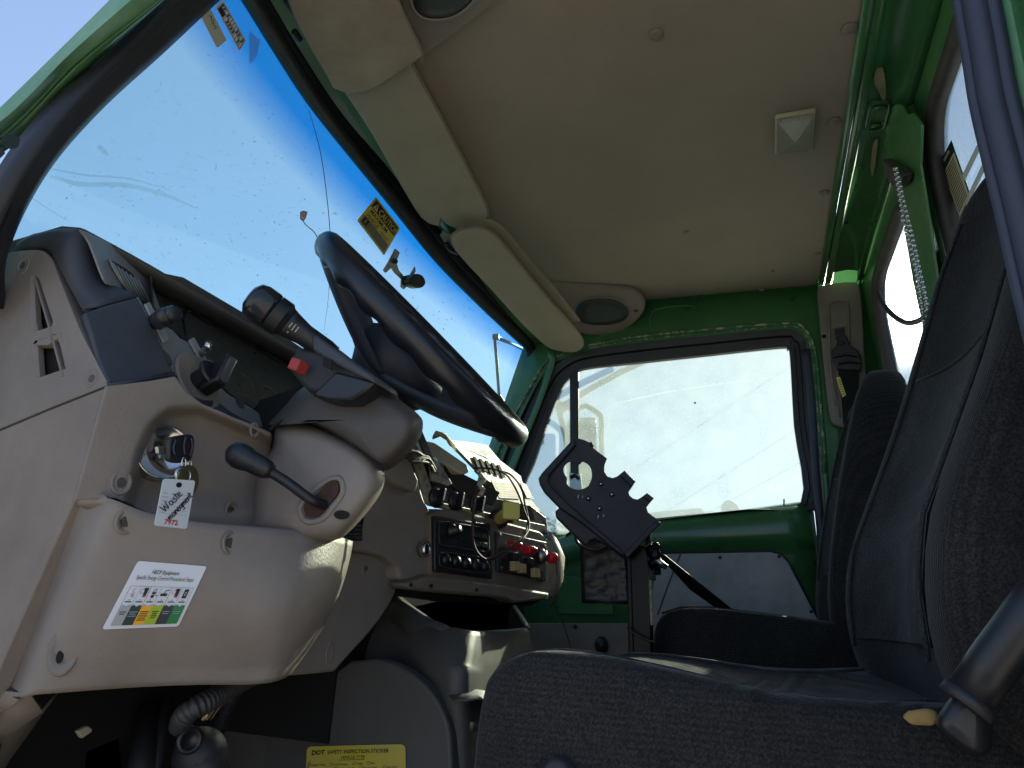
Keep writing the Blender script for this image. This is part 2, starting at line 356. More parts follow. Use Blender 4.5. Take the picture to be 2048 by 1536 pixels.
# ------------------------------------------------------------------ object makers
WLOC = {}
SPLIT = {'body_hole', 'chipped_paint_patch', 'paint_chip', 'wiper_smear', 'switch_plate', 'dimple', 'clip_tab', 'panel_screw', 'plate_screw', 'fascia_slot', 'carcass_void', 'carcass_rail', 'rocker_slot', 'lens_scratch', 'vent_fin', 'slot', 'register_slot', 'grille_slat', 'finger_groove', 'link', 'corrugation', 'visor_clip', 'cradle_cable', 'guide_slot', 'loose_harness', 'stem', 'footwell_liner', 'channel_edge', 'bracket', 'seam', 'dash_backing'}
def thing(name, label, cat, loc, group=None):
    o = bpy.data.objects.new(name, None); COL.objects.link(o); o.location = loc; o.empty_display_size = .05
    o['label'] = label; o['category'] = cat
    if group: o['group'] = group
    WLOC[o] = Vector(loc); return o
def mk(name, geos, m, parent=None, smooth=False, bevel=0, sub=0, solid=0, label=None, cat=None, group=None, kind=None, bseg=2, weld=False, ang=None):
    """geos: (verts, faces) or list of them; m: material or list (one per geo)"""
    if isinstance(geos, tuple): geos = [geos]
    if name in SPLIT and len(geos) > 1 and parent is not None:
        ml = m if isinstance(m, list) else [m] * len(geos)
        return [mk(name, [g], mm, parent, smooth, bevel, sub, solid, label, None, group, kind, bseg, weld, ang) for g, mm in zip(geos, ml)][0]
    ms = m if isinstance(m, list) else [m] * len(geos)
    um = []; [um.append(x) for x in ms if x not in um]
    vs = []; fs = []; mi = []
    for g, mm in zip(geos, ms):
        b = len(vs); vs += list(g[0]); fs += [[b + i for i in f] for f in g[1]]; mi += [um.index(mm)] * len(g[1])
    if parent is not None: org = WLOC[parent]
    else:
        org = sum((Vector(v) for v in vs), Vector()) / len(vs); org.z = min(v[2] for v in vs)
    me = bpy.data.meshes.new(name); me.from_pydata([Vector(v) - org for v in vs], [], fs)
    for x in um: me.materials.append(x)
    me.polygons.foreach_set('material_index', mi)
    import bmesh
    bm = bmesh.new(); bm.from_mesh(me)
    if weld: bmesh.ops.remove_doubles(bm, verts=bm.verts, dist=1e-5)
    bmesh.ops.recalc_face_normals(bm, faces=bm.faces); bm.to_mesh(me); bm.free()
    if smooth: me.polygons.foreach_set('use_smooth', [True] * len(me.polygons))
    o = bpy.data.objects.new(name, me); COL.objects.link(o)
    if parent is not None: o.parent = parent
    else: o.location = org
    WLOC[o] = org
    if solid: s = o.modifiers.new('s', 'SOLIDIFY'); s.thickness = abs(solid); s.offset = 0 if solid > 0 else -1
    if bevel: b = o.modifiers.new('b', 'BEVEL'); b.width = bevel; b.segments = bseg; b.limit_method = 'ANGLE'; b.angle_limit = math.radians(35)
    if sub: s = o.modifiers.new('u', 'SUBSURF'); s.levels = sub; s.render_levels = sub
    if bevel or ang:
        me.polygons.foreach_set('use_smooth', [True] * len(me.polygons))
        try: me.set_sharp_from_angle(angle=math.radians(ang or 40))
        except Exception: pass
    if label: o['label'] = label
    if cat: o['category'] = cat
    if group: o['group'] = group
    if kind: o['kind'] = kind
    return o
def px(pts, **k): return [at(x, y, **k) for x, y in pts]
def screw(parent, x, y, m=BLACK, r=.006, name='screw', ax=None, **k):
    p = at(x, y, **k) if k else None
    ax = Vector(ax) if ax else (CAM - p).normalized()
    g = [lathe(p - ax * .002, ax, [(r, 0), (r, .003), (r * .7, .0042), (0, .0042)], 14), lathe(p + ax * .0021, ax, [(r * .35, 0), (r * .35, .0026)], 6)]
    return mk(name, g, [m, VOID], parent, smooth=False, ang=30)
# ------------------------------------------------------------------ setting
mk('ground', prism([V(-400, -400, -.05), V(400, -400, -.05), V(400, 400, -.05), V(-400, 400, -.05)], V(0, 0, .05)), REARG, kind='structure')

# ------------------------------------------------------------------ truck cab shell
ZC = 2.357
cab = thing('truck_cab', 'green painted steel truck cab shell with pillars, roof and rear wall seen from inside', 'truck cab', (1.25, .3, .9))
mk('roof_panel', abox(.44, 2.08, -.36, .80, 2.46, 2.475), GREEN, cab)
mk('floor', abox(.50, 2.02, -.38, 1.25, .86, .90), DKGREY, cab)
mk('firewall', abox(.42, 2.08, 1.25, 1.28, .80, 1.80), VOID, cab)
mk('cowl', [grid([[V(x, .78 - .19 * ((x - 1.25) / .75) ** 2 + d, z) for x in np.linspace(.46, 2.04, 14)] for d, z in ((.36, 1.60), (.62, 1.66))])], BLACK, cab, solid=-.01)
mk('hood', [grid([[V(x, 1.28, 1.2), V(x, 1.30, 1.62), V(x, 1.75, 1.62), V(x, 2.5, 1.50), V(x, 2.7, 1.2)] for x in (.55, 1.0, 1.5, 1.95)])], GREEN, cab, smooth=True)
# windshield header: painted strips between the glass seal and the headliner
so = sp2([(540, 0), (580, 68), (650, 178), (720, 270), (830, 400), (920, 510), (1010, 620), (1075, 690)], 4)
H0 = [ws(x, y) for x, y in so]
H0 = resample([H0[0] + (H0[0] - H0[3]) * 4] + H0, 40)
H1 = [V(p.x, p.y - .035, max(p.z + .004, 2.36)) for p in H0]
H2 = [V(p.x, p.y - .045, 2.372) for p in H0]
H3 = [V(p.x, .40, 2.374) for p in H0]
mk('windshield_header', [grid([H0, [p + V(0, -.012, -.010) for p in H0], [p + V(0, -.03, -.004) for p in H0], H1, H2, H3])], GREEN, cab, smooth=True, solid=-.006, ang=35)
# rear roof bow (flat underside) with the two pressed grooves
def rbow(Y, Z): return [V(x, Y, Z) for x in (.42, 2.06)]
bow = [(-.175, 2.378), (-.190, 2.372), (-.193, 2.352), (-.200, 2.350), (-.204, 2.357), (-.208, 2.352), (-.218, 2.352), (-.222, 2.359), (-.285, 2.359), (-.289, 2.353), (-.296, 2.353), (-.300, 2.357)]
mk('rear_roof_bow', [grid([rbow(y, z) for y, z in bow])], GREEN, cab, solid=-.004, ang=25)
# rear wall with two window openings
def RWp(x, z): return V(x, -.30 - (2.357 - z) * .07, z)
wr_out = [rw(*p) for p in sp2([(1790, 395), (1756, 500), (1738, 600), (1748, 690), (1776, 790)], 5)]
# window openings are rounded rectangles lying in the wall
def rr_at(cx, cz, w, h, r, off=0): return [RWp(cx + a, cz + b) + V(0, off, 0) for a, b in rrect(w, h, r, 6)]
WINS = [(1.605, 2.05, .485, .435, .10), (.945, 2.05, .50, .435, .10)]
def fit_outer(cx, cz, w, h, n):
    out = []
    for a, b in rrect(w, h, .0001, 6): out.append(RWp(cx + a, cz + b))
    return out
wall_geo = []
for (cx, cz, w, h, r), (x0, x1) in zip(WINS, ((1.28, 2.06), (.42, 1.28))):
    inner = rr_at(cx, cz, w, h, r)
    n = len(inner) // 4; cs = [(x1, 2.36), (x0, 2.36), (x0, 1.80), (x1, 1.80)]
    outer = [RWp(*c) for c in cs for _ in range(n)]
    wall_geo.append(ring(outer, inner, V(0, -.02, 0)))
wall_geo.append(prism([RWp(.42, 1.80), RWp(2.06, 1.80), RWp(2.06, .88), RWp(.42, .88)], V(0, -.02, 0)))
mk('rear_wall', wall_geo, GREENR, cab)
mk('wall_post_pressing', [grid([[RWp(x, z) + V(0, o, 0) for z in (2.345, 2.1, 1.9)] for x, o in ((1.225, .001), (1.235, .012), (1.31, .014), (1.325, .001))])], GREENR, cab, ang=30, solid=.003)
# passenger side body: painted ring round the door opening, plus pillars
XS = 2.0
oo = [(1010, 905), (1062, 790), (1095, 738), (1140, 712), (1260, 690), (1400, 675), (1560, 660), (1596, 668), (1618, 712), (1628, 850), (1638, 1000), (1648, 1180), (1655, 1420), (1400, 1430), (1100, 1430), (930, 1420), (960, 1080)]
OP = [at(x, y, X=XS) for x, y in sp2(oo, 3, True)]
def side_outer(p):
    cy, cz = .22, 1.85; dy, dz = p.y - cy, p.z - cz
    lim = [( -.345 if dy < 0 else .98) - cy, (2.37 if dz > 0 else .86) - cz]
    k = min(lim[0] / dy if abs(dy) > 1e-6 else 99, lim[1] / dz if abs(dz) > 1e-6 else 99)
    q = V(XS, cy + dy * k, cz + dz * k)
    # follow the raked screen pillar
    ymax = .75 - .30 * (q.z - 1.9) + .03
    q.y = min(q.y, ymax) if q.z > 1.6 else q.y
    return q
OUT = [side_outer(p) for p in OP]
mid = [p + (q - p).normalized() * .012 for p, q in zip(OP, OUT)]
mid2 = [p + (q - p).normalized() * .020 + V(-.008, 0, 0) for p, q in zip(OP, OUT)]
mid3 = [p + (q - p).normalized() * .026 + V(-.002, 0, 0) for p, q in zip(OP, OUT)]
mk('side_body_frame', [grid([[p + V(.05, 0, 0) for p in OP], OP, mid, mid2, mid3, OUT], True)], GREEN, cab, ang=28, solid=-.004)
_fl = [(p + q * .0) for p, q in zip(OP, OUT) if p.z > 1.75]
_i = [k for k, p in enumerate(OP) if p.z > 1.72]
_seg = []
for k in range(len(OP)):
    if OP[k].z > 1.72 and OP[(k + 1) % len(OP)].z > 1.72: _seg.append(k)
_st = [k for k in _seg if (k - 1) % len(OP) not in _seg][0]
_run = [(_st + j) % len(OP) for j in range(len(_seg))]
mk('worn_flange', [tube([mid2[k] + V(-.001, 0, 0) for k in _run], .0042, 6), tube([mid[k] + V(-.003, 0, 0) for k in _run], .003, 6)], WORN, cab, smooth=True)
mk('side_roof_rail', [grid([[V(2.0, y, 2.352), V(1.985, y, 2.366), V(1.93, y, 2.374)] for y in np.linspace(-.33, .70, 20)])], GREEN, cab, smooth=True, solid=-.004)
mk('corner_gusset', [grid([[at(x, y, X=xx) for x, y in [(1630, 575), (1660, 545), (1720, 540)]] for xx in (1.97, 2.0)])], GREEN, cab, solid=.004)
# pressed outline above the door and small holes
pr = [at(x, y, X=1.996) for x, y in sp2([(1303, 662), (1300, 640), (1306, 622), (1330, 615), (1375, 611), (1391, 617), (1393, 645)], 4)]
mk('pressed_rib', [tube(pr, .0028, 6)], GREEN, cab, smooth=True)
mk('body_hole', [lathe(at(x, y, X=1.997), V(-1, 0, 0), [(r, 0), (r, .0015), (0, .0016)], 12) for x, y, r in [(1525, 601, .008), (1253, 669, .004), (1390, 806, .003), (1541, 645, .004)]], VOID, cab)
# screen pillar, passenger side
pin = [(1075, 690), (1080, 712), (1068, 768), (1046, 830), (1012, 910), (985, 975)]
pot = [(1110, 705), (1112, 722), (1095, 775), (1072, 835), (1040, 915), (1010, 985)]
A = [ws(x, y) for x, y in sp2(pin, 4)]; B = [at(x, y, X=1.985) for x, y in sp2(pot, 4)]
mk('screen_pillar', [grid([resample(A, 20), [a.lerp(b, .45) + V(-.012, -.01, 0) for a, b in zip(resample(A, 20), resample(B, 20))], resample(B, 20)])], GREEN, cab, smooth=True, solid=-.006)
# driver-side screen pillar seen at the left of the doorway
lo = [(-240, 700), (-160, 480), (-30, 330), (60, 265), (150, 160), (340, -15), (420, -90)]
l1 = [(-270, 640), (-200, 440), (-60, 320), (0, 272), (55, 222), (147, 128), (273, 32), (345, -25), (400, -80)]
l2 = [(-300, 600), (-230, 420), (-80, 300), (0, 244), (60, 190), (135, 112), (246, 14), (320, -50), (380, -110)]
l3 = [(-330, 560), (-260, 390), (-110, 290), (-30, 240), (0, 215), (110, 108), (219, 0), (300, -80), (360, -150)]
rows = []
for L_, xx in ((lo, .47), (l1, .455), (l2, .435), (l3, .440)):
    W3 = [at(x, y, X=xx) for x, y in sp2(L_, 4) if x > -45]
    W3 = [W3[0] + V(0, .05, -.85), W3[0] + V(0, .03, -.30)] + W3
    rows.append(resample(W3, 44))
rows.append([p + (p - CAM) * .12 for p in rows[-1]])
mk('driver_screen_pillar', [grid(rows)], GREENX, cab, smooth=False, solid=-.006, ang=30)
rows2 = [rows[0], [a.lerp(b, .9) + V(.0, -.005, 0) for a, b in zip(rows[0], rows[1])]]
mk('pillar_inner_face', [grid(rows2)], GREEN, cab, smooth=True, solid=.003)
def blotch(pts, F, h=.0012):
    P = [F(x, y) for x, y in pts]; n = (P[1] - P[0]).cross(P[2] - P[0]).normalized()
    if n.dot(CAM - P[0]) < 0: n = -n
    return prism([p + n * h for p in P], -n * .001)
mk('paint_chip', [blotch([(0, 282), (12, 266), (28, 268), (38, 278), (34, 294), (20, 298), (8, 292)], lambda x, y: ws(x, y, -.016)), blotch([(-8, 300), (4, 296), (8, 306), (-2, 316)], lambda x, y: ws(x, y, -.016))], BLACK, cab)
# door opening seal on the driver side (rear edge) and body beyond it
e1 = [(1938, 0), (1956, 100), (1973, 200), (2000, 310), (2030, 430), (2060, 560), (2095, 700)]
def XP(X): return lambda x, y: at(x, y, X=X)
cl = smooth_poly([at(x + 12, y, X=.50) for x, y in [(1922, -100)] + e1 + [(2120, 850), (2140, 1200)]], 5)
mk('driver_door_seal', [tube(cl, [.0085] * len(cl), 12), tube([p + V(-.004, -.0095, 0) for p in cl], .0055, 8), tube([p + V(.006, .0085, 0) for p in cl], .0045, 8)], RUBBLUE, cab, smooth=True)
c2 = [p + V(-.004, -.0145, 0) for p in cl]
mk('driver_rear_pillar', [grid([[p + V(0, 0, 0) for p in c2], [p + V(-.004, -.012, 0) for p in c2], [p + V(-.016, -.020, 0) for p in c2], [p + V(-.02, -.14, 0) for p in c2]])], GREENX, cab, smooth=True, solid=.004)
mk('driver_rear_side', abox(.46, .50, -.36, -.19, .86, 2.40), GREEN, cab)
mk('driver_side_rail', abox(.42, .47, -.33, .70, 2.375, 2.46), GREEN, cab)
mk('door_sill', abox(.44, .52, -.20, .98, .80, .93), GREEN, cab)
mk('passenger_quarter_trim', [prism([at(x, y, X=1.995) for x, y in [(1622, 914), (1700, 908), (1720, 1250), (1648, 1250)]], V(.01, 0, 0))], BEIGE, cab, bevel=.003)
# primer patches, bracket and holes in the rear bow
bz = lambda x, y: at(x, y, Z=2.3535)
mk('chipped_paint_patch', [blotch(sp2([(1752, 140), (1764, 134), (1769, 150), (1772, 190), (1766, 200), (1757, 182), (1748, 165)], 3, True), bz), blotch(sp2([(1747, 284), (1755, 280), (1753, 310), (1745, 352), (1741, 330)], 3, True), bz)], PRIMER, cab)
mk('bow_hole', [lathe(bz(1692, 446), V(0, 0, -1), [(.005, 0), (.005, .001), (0, .0012)], 12)], VOID, cab)
hk = smooth_poly([bz(x, y) for x, y in [(1716, 278), (1724, 240), (1733, 212), (1745, 203), (1780, 202)]], 4)
hk2 = smooth_poly([bz(x, y) for x, y in [(1731, 258), (1738, 222), (1746, 208), (1778, 206), (1772, 240), (1764, 258), (1740, 262)]], 4)
mk('pressed_bracket', [tube(hk, .0022, 6), tube(hk2, .003, 6), tube([bz(1748, 215), bz(1774, 214)], .004, 6), tube([bz(1742, 252), bz(1762, 250)], .004, 6)], GREEN, cab, smooth=True)

# ------------------------------------------------------------------ windshield
wsh = thing('windshield', 'curved windshield with a blue shade band, grimy dust specks and a black rubber seal', 'windshield', (1.25, .8, 1.5))
MATS.pop('windshield glass', None)
WG = glassmat('windshield glass', (.66, .90, .88), dust=.08, dustcol=(.55, .78, .80), speck=.0, band=(.745, .835, (.001, .36, .74), .19, 0))
rows = []
for z in np.linspace(1.50, 2.44, 16):
    xl = float(np.interp(z, [1.5, 1.8, 1.9, 2.118, 2.253, 2.31, 2.44], [.49, .478, .476, .55, .598, .64, .72])) - .012
    rows.append([V(x, .94 - .30 * (z - 1.9) - .19 * ((x - 1.25) / .75) ** 2 + .008, z) for x in np.linspace(xl, 2.04, 32)])
mk('glass', grid(rows), WG, wsh, smooth=True)
inn = [(6, 620), (2, 540), (22, 470), (60, 392), (115, 310), (205, 212), (320, 108), (430, 5), (452, -14), (474, -16), (490, 6), (548, 100), (616, 205), (700, 312), (790, 422), (872, 523), (960, 612), (1030, 678), (1052, 698), (1056, 715), (1050, 765), (1024, 835), (1000, 885), (970, 960), (940, 1040)]
outn = [(-60, 620), (-55, 500), (-20, 410), (20, 335), (70, 262), (155, 165), (262, 62), (355, -30), (420, -80), (500, -70), (545, 5), (600, 105), (655, 186), (735, 292), (830, 402), (912, 505), (995, 598), (1052, 655), (1073, 682), (1080, 712), (1068, 768), (1046, 832), (1020, 890), (992, 965), (965, 1040)]
Ai = [ws(x, y) for x, y in sp2(inn, 4)]; Ao = [ws(x, y) for x, y in sp2(outn, 4)]
o1 = V(0, -.016, 0)
mk('rubber_seal', [grid([[p + V(0, .004, 0) for p in Ai], [p + o1 * .4 for p in Ai], [a.lerp(b, .3) + o1 for a, b in zip(Ai, Ao)], [a.lerp(b, .50) + o1 * .6 for a, b in zip(Ai, Ao)], [a.lerp(b, .58) + o1 * .55 for a, b in zip(Ai, Ao)], [a.lerp(b, .8) + o1 * 1.25 for a, b in zip(Ai, Ao)], Ao, [p + V(0, .02, 0) for p in Ao]])], RUBBER, wsh, smooth=True, solid=-.002)
# wiper streaks and crack in the glass
def wsp(x, y, o=-.002): return ws(x, y, o)
STREAK = glassmat('wiper smear', (.95, 1, 1), dust=.28, dustcol=(.8, 1, .95))
def rib(pts, w, F=wsp, o=0):
    P = sp2(pts, 6); A = []; B = []
    for i, (x, y) in enumerate(P):
        a, b = P[max(i - 1, 0)], P[min(i + 1, len(P) - 1)]; dx, dy = b[0] - a[0], b[1] - a[1]; l = math.hypot(dx, dy)
        ww = w * (1 - abs(2 * i / (len(P) - 1) - .8) ** 3 * .6)
        A.append(F(x - dy / l * ww / 2, y + dx / l * ww / 2)); B.append(F(x + dy / l * ww / 2, y - dx / l * ww / 2))
    return grid([A, B])
mk('wiper_smear', [rib([(100, 352), (160, 368), (250, 370), (330, 390), (400, 420)], 9), rib([(105, 338), (170, 350), (260, 358), (350, 383)], 4), rib([(62, 395), (100, 420), (140, 445)], 3), rib([(196, 292), (206, 300), (216, 312)], 10), rib([(938, 660), (950, 680), (956, 690)], 5), rib([(668, 424), (676, 430)], 7)], STREAK, wsh)
mk('crack', [rib([(618, 220), (640, 300), (652, 380), (660, 470), (658, 580), (645, 680)], 1.6)], SILV, wsh)
random.seed(3)
sp = []
for i in range(620):
    while 1:
        x, y = random.uniform(60, 1000), random.uniform(40, 700)
        if y > 480 - 1.05 * x + 20 and y > 1.30 * x - 640 and y < 455 + .58 * x: break
    a = random.uniform(0, 3.14); l = random.uniform(.9, 2.2); w = random.uniform(.45, .85)
    c, s = math.cos(a), math.sin(a)
    sp.append(([wsp(x + c * l, y + s * l), wsp(x - s * w, y + c * w), wsp(x - c * l, y - s * l), wsp(x + s * w, y - c * w)], [[0, 1, 2, 3]]))
mk('dead_bug_specks', sp, TAUPE, wsh)['kind'] = 'stuff'

def sticker(name, label, cat, m, mats_geos, base_mat, h=.0004, r=.06, asp=1, base=True, group=None):
    g = []; ms = []
    if base:
        g.append(qpoly(m, [(.5 + a / asp, .5 + b) for a, b in rrect(asp, 1, r, 4)], h)); ms.append(base_mat)
    for ge, mm in mats_geos: g.append(ge); ms.append(mm)
    return mk(name, g, ms, label=label, cat=cat, group=group)
# caution sticker
q = quad(wsp(748, 391, -.004), wsp(800, 452, -.004), wsp(768, 511, -.004), wsp(712, 446, -.004))
q = quad(wsp(752, 393, -.004), wsp(800, 456, -.004), wsp(768, 511, -.004), wsp(714, 441, -.004))
A_ = 1.25
items = [(qpoly(q, [(.05, .06), (.95, .06), (.95, .34), (.05, .34)], .0008), INK),
         (qpoly(q, [(.05, .68), (.95, .68), (.95, .94), (.05, .94)], .0008), SILV),
         (qpoly(q, [(.08, .70), (.24, .70), (.24, .90), (.08, .90)], .001), INK),
         (qpoly(q, [(.09, .31), (.17, .09), (.25, .31)], .0010), YELL), (qpoly(q, [(.155, .27), (.165, .15), (.18, .15), (.185, .27)], .0013), INK),
         (textgeo('CAUTION', q, .28, .31, .20, .0012, asp=A_, bold=.01, sx=.72), YELL),
         (textgeo('MAXIMUM', q, .10, .50, .13, .0010, asp=A_, bold=.02, sx=.95), INK), (textgeo('VEHICLE', q, .08, .66, .12, .0010, asp=A_, bold=.015, sx=.8), INK),
         (textgeo("HEIGHT", q, .60, .66, .10, .0010, asp=A_, bold=.01, sx=.7), SILV), (textgeo("1", q, .12, .86, .13, .0013, asp=A_, bold=.01), YELL)]
sticker('caution_sticker', 'yellow and black caution sticker on the windshield under the shade band', 'sticker', q, items, YELL, asp=A_, r=.05)
# two old inspection stickers at the top
q = quad(wsp(400, 30, -.004), wsp(421, 18, -.004), wsp(453, 80, -.004), wsp(434, 96, -.004))
sticker('plain_sticker', 'faded blank sticker with handwritten figures near the top windshield corner', 'sticker', q,
        [(stroke(q, [(.6, .12), (.75, .18), (.6, .3), (.8, .3)], .03, asp=.4), INK), (stroke(q, [(.45, .36), (.7, .34), (.6, .44), (.75, .5), (.5, .52)], .03, asp=.4), INK)], SILV if 0 else mat('faded sticker', (.42, .42, .33), .6), asp=.34, r=.03)
q = quad(wsp(430, 14, -.004), wsp(446, 0, -.004), wsp(492, 82, -.004), wsp(478, 102, -.004))
it = []
for i in range(13):
    u = .04 + i * .077; it.append((qpoly(q, [(.12, u), (.88, u), (.88, u + .006), (.12, u + .006)], .0009), INK))
for a in (.1, .5, .88): it.append((qpoly(q, [(a, .04), (a + .03, .04), (a + .03, .965), (a, .965)], .0009), INK))
it.append((qpoly(q, [(.14, .06), (.5, .06), (.5, .24), (.14, .24)], .0010), INK))
random.seed(5)
for i in range(12):
    v = .06 + i * .077; a = random.choice([.2, .57])
    it.append((qpoly(q, [(a, v), (a + .25, v), (a + .25, v + .03), (a, v + .03)], .0009), INK))
sticker('table_sticker', 'white sticker printed with a black table beside the faded one on the windshield', 'sticker', q, it, WHITE, asp=.3, r=.03)
q = quad(wsp(498, 60, -.004), wsp(520, 82, -.004), wsp(513, 112, -.004), wsp(499, 130, -.004))
sticker('torn_sticker', 'torn scrap of clear film stuck in the blue shade band', 'sticker', q, [], glassmat('clear film', (.6, .75, .85), dust=.2), asp=.5, r=.1)

# mirror mount bracket on the glass
mb = thing('mirror_bracket', 'bare steel mirror bracket with a black plastic stud fixed to the windshield', 'bracket', wsp(800, 540, -.01))
D = lambda pts, o=-.012: [wsp(x, y, o) for x, y in pts]
mk('steel_strap', [prism(D([(791, 497), (800, 505), (793, 524), (798, 540), (808, 552), (821, 549), (830, 533), (832, 541), (822, 566), (808, 579), (802, 573), (803, 558), (790, 546), (783, 536), (772, 546), (767, 540), (778, 522)]), V(0, .003, 0))], STEEL, mb, bevel=.0008)
mk('plastic_stud', [prism(D(sp2([(808, 558), (820, 549), (832, 553), (838, 566), (832, 576), (818, 577), (806, 568)], 3, True), -.014), V(0, -.02, 0))], BLACK, mb, bevel=.003)
mk('screw', [lathe(wsp(789, 523, -.014), V(0, -1, 0), [(.006, 0), (.006, .006), (.003, .008), (0, .008)], 12)], BLACK, mb, smooth=True)

# outside mirror arm seen through the right end of the windshield
mk('wiper_arm', [tube([at(x, y, Y=.86) for x, y in [(1012, 810), (998, 790), (994, 730), (990, 683), (993, 672), (1002, 676)]], .006, 8), tube([at(x, y, Y=.86) for x, y in [(992, 675), (1025, 688), (1075, 712)]], .007, 8), lathe(at(992, 674, Y=.86), V(0, -1, 0), [(.012, -.01), (.012, .01)], 10)], BLACK, smooth=True, label='thin black bent wiper arm outside the right end of the windshield', cat='wiper')

# ------------------------------------------------------------------ headliner
hd = thing('headliner', 'brown padded board headliner held up by round push buttons', 'headliner', (1.25, .2, ZC))
he = [(1745, -200), (1728, 0), (1695, 215), (1668, 380), (1646, 520), (1641, 556), (1625, 572), (1560, 580), (1400, 595), (1290, 608), (1180, 606), (1120, 590)]
P = [at(x, y, Z=ZC) for x, y in sp2(he[:5], 2) + sp2(he[4:8], 3)[1:] + he[8:]]
P += [V(1.93, .57, ZC), V(1.6, .63, ZC), V(1.25, .65, ZC), V(.9, .63, ZC), V(.56, .57, ZC), V(.46, .54, ZC), V(.46, -.19, ZC)]
mk('board', prism(P, V(0, 0, .010)), HEADL, hd, bevel=.003)
for x, y, r in [(1313, 68, .0125), (1699, 56, .0125), (1669, 242, .0115), (1649, 384, .0105), (1633, 507, .010), (1373, 463, .0075), (1524, 579, .009), (1357, 598, .009), (1546, 541, .004)]:
    mk('push_button', lathe(at(x, y, Z=ZC), V(0, 0, -1), [(r * .8, 0), (r, .001), (r * .92, .003), (r * .5, .0048), (0, .005)], 20), BEIGE2, hd, smooth=True)
dl = thing('dome_light', 'square ribbed clear dome light on the headliner', 'lamp', at(1590, 258, Z=ZC))
c4 = [at(x, y, Z=ZC) for x, y in [(1550, 227), (1631, 213), (1624, 292), (1549, 301)]]
mk('base', [prism([p + V(0, 0, -.0005) for p in c4], V(0, 0, -.010))], CREAM, dl, bevel=.003)
cc = sum(c4, Vector()) / 4
def shrink(ps, k, dz): return [cc.lerp(p, k) + V(0, 0, dz) for p in ps]
LENS = mat('ribbed clear lens', (.50, .50, .42), .15, bump=1, bscale=190, fibers='DIAGONAL', spec=.8, bdist=.003); 
mk('lens', [capgrid([shrink(c4, .90, -.010), shrink(c4, .86, -.016), shrink(c4, .04, -.030)])], LENS, dl, bevel=.002)

# ------------------------------------------------------------------ sun visors
def visor(name, label, outline, F, thick, m=VISOR, group=None):
    t = thing(name, label, 'sun visor', F(*outline[0]), group)
    P = [F(x, y) for x, y in outline]
    n = (P[len(P) // 3] - P[0]).cross(P[2 * len(P) // 3] - P[0]).normalized()
    if n.z > 0: n = -n
    mk('pad', prism([p + n * thick * .5 for p in P], -n * thick), m, t, bevel=thick * .38, bseg=3)
    mk('welt', tube([p + n * .001 for p in P], thick * .28, 6, closed=True), VISOREDGE, t, smooth=True)
    return t
vz = lambda z: (lambda x, y: at(x, y, Z=z))
v1 = sp2([(690, 178), (745, 262), (800, 360), (845, 432), (878, 448)], 3) + sp2([(882, 432), (900, 447), (935, 452), (962, 443), (974, 428), (970, 405), (940, 345), (885, 240), (830, 140), (800, 70), (760, -20), (740, -90)], 4) + sp2([(600, -90), (612, 20), (640, 90)], 3)
dvis = visor('sun_visor', 'long driver side sun visor in tan vinyl folded up under the windshield header', v1, vz(2.325), .014)
v0 = sp2([(560, -60), (590, 28), (625, 95), (660, 155)], 3) + sp2([(668, 172), (700, 182), (745, 173), (800, 140), (838, 112), (842, 100), (815, 45), (770, -60)], 4)
visor('sun_visor_flap', 'shorter grimy visor flap with a curved end lapped over the driver visor', v0, vz(2.300), .010, VISORW)
def pv(x, y):
    # passenger visor hangs slightly lower at its outer end
    a, b, c = V(1.40, .66, 2.30), V(1.93, .47, 2.222), V(1.33, .545, 2.298)
    n = (b - a).cross(c - a).normalized(); return atp(x, y, a, n)
pl = [at(905, 470, Z=2.30), at(975, 455, Z=2.30), at(1165, 690, X=1.93)]
pn = (pl[1] - pl[0]).cross(pl[2] - pl[0]).normalized()
pv = lambda x, y: atp(x, y, pl[0], pn)
v2 = sp2([(912, 498), (904, 480), (908, 466), (935, 456), (965, 455), (990, 468), (1012, 492), (1060, 552), (1105, 605), (1150, 655), (1166, 682), (1160, 697), (1140, 702), (1108, 697), (1090, 688)], 4) + [(1050, 650), (980, 572), (940, 530)]
pvis = visor('sun_visor', 'passenger side tan sun visor hanging lowest toward the right windshield corner', v2, pv, .012)
pvb = lambda x, y: atp(x, y, pl[0] + V(0, 0, .022), pn)
v3 = sp2([(912, 462), (935, 440), (970, 436), (1000, 448), (1030, 480), (1075, 535), (1130, 600), (1160, 640)], 4) + [(1120, 650), (1000, 520)]
visor('sun_visor_flap', 'second visor pad showing above the passenger visor', v3, pvb, .008)
vb = pvis
mk('hinge_plate', prism([at(x, y, Z=2.34) for x, y in [(886, 462), (902, 470), (912, 492), (916, 506), (898, 500), (880, 472)]], V(0, 0, .006)), VISOREDGE, vb, bevel=.002)
mk('hinge_clip', [tube([at(x, y, Z=2.33) for x, y in [(893, 488), (902, 500), (916, 506)]], .007, 8)], BLACK, vb, smooth=True)
vb = dvis
mk('visor_clip', [box(at(587, 8, Z=2.335), V(1, 0, 0), V(0, 1, 0), V(0, 0, 1), .012, .010, .006), tube([at(588, 62, Z=2.335), at(600, 80, Z=2.335)], .006, 8)], BLACK, vb, bevel=.001)
mk('visor_catch', prism([at(x, y, Z=2.318) for x, y in [(826, 92), (832, 88), (846, 128), (838, 126)]], V(0, 0, .02)), VISOREDGE, label='small vinyl catch at the rear edge of the driver visor', cat='catch', bevel=.001)

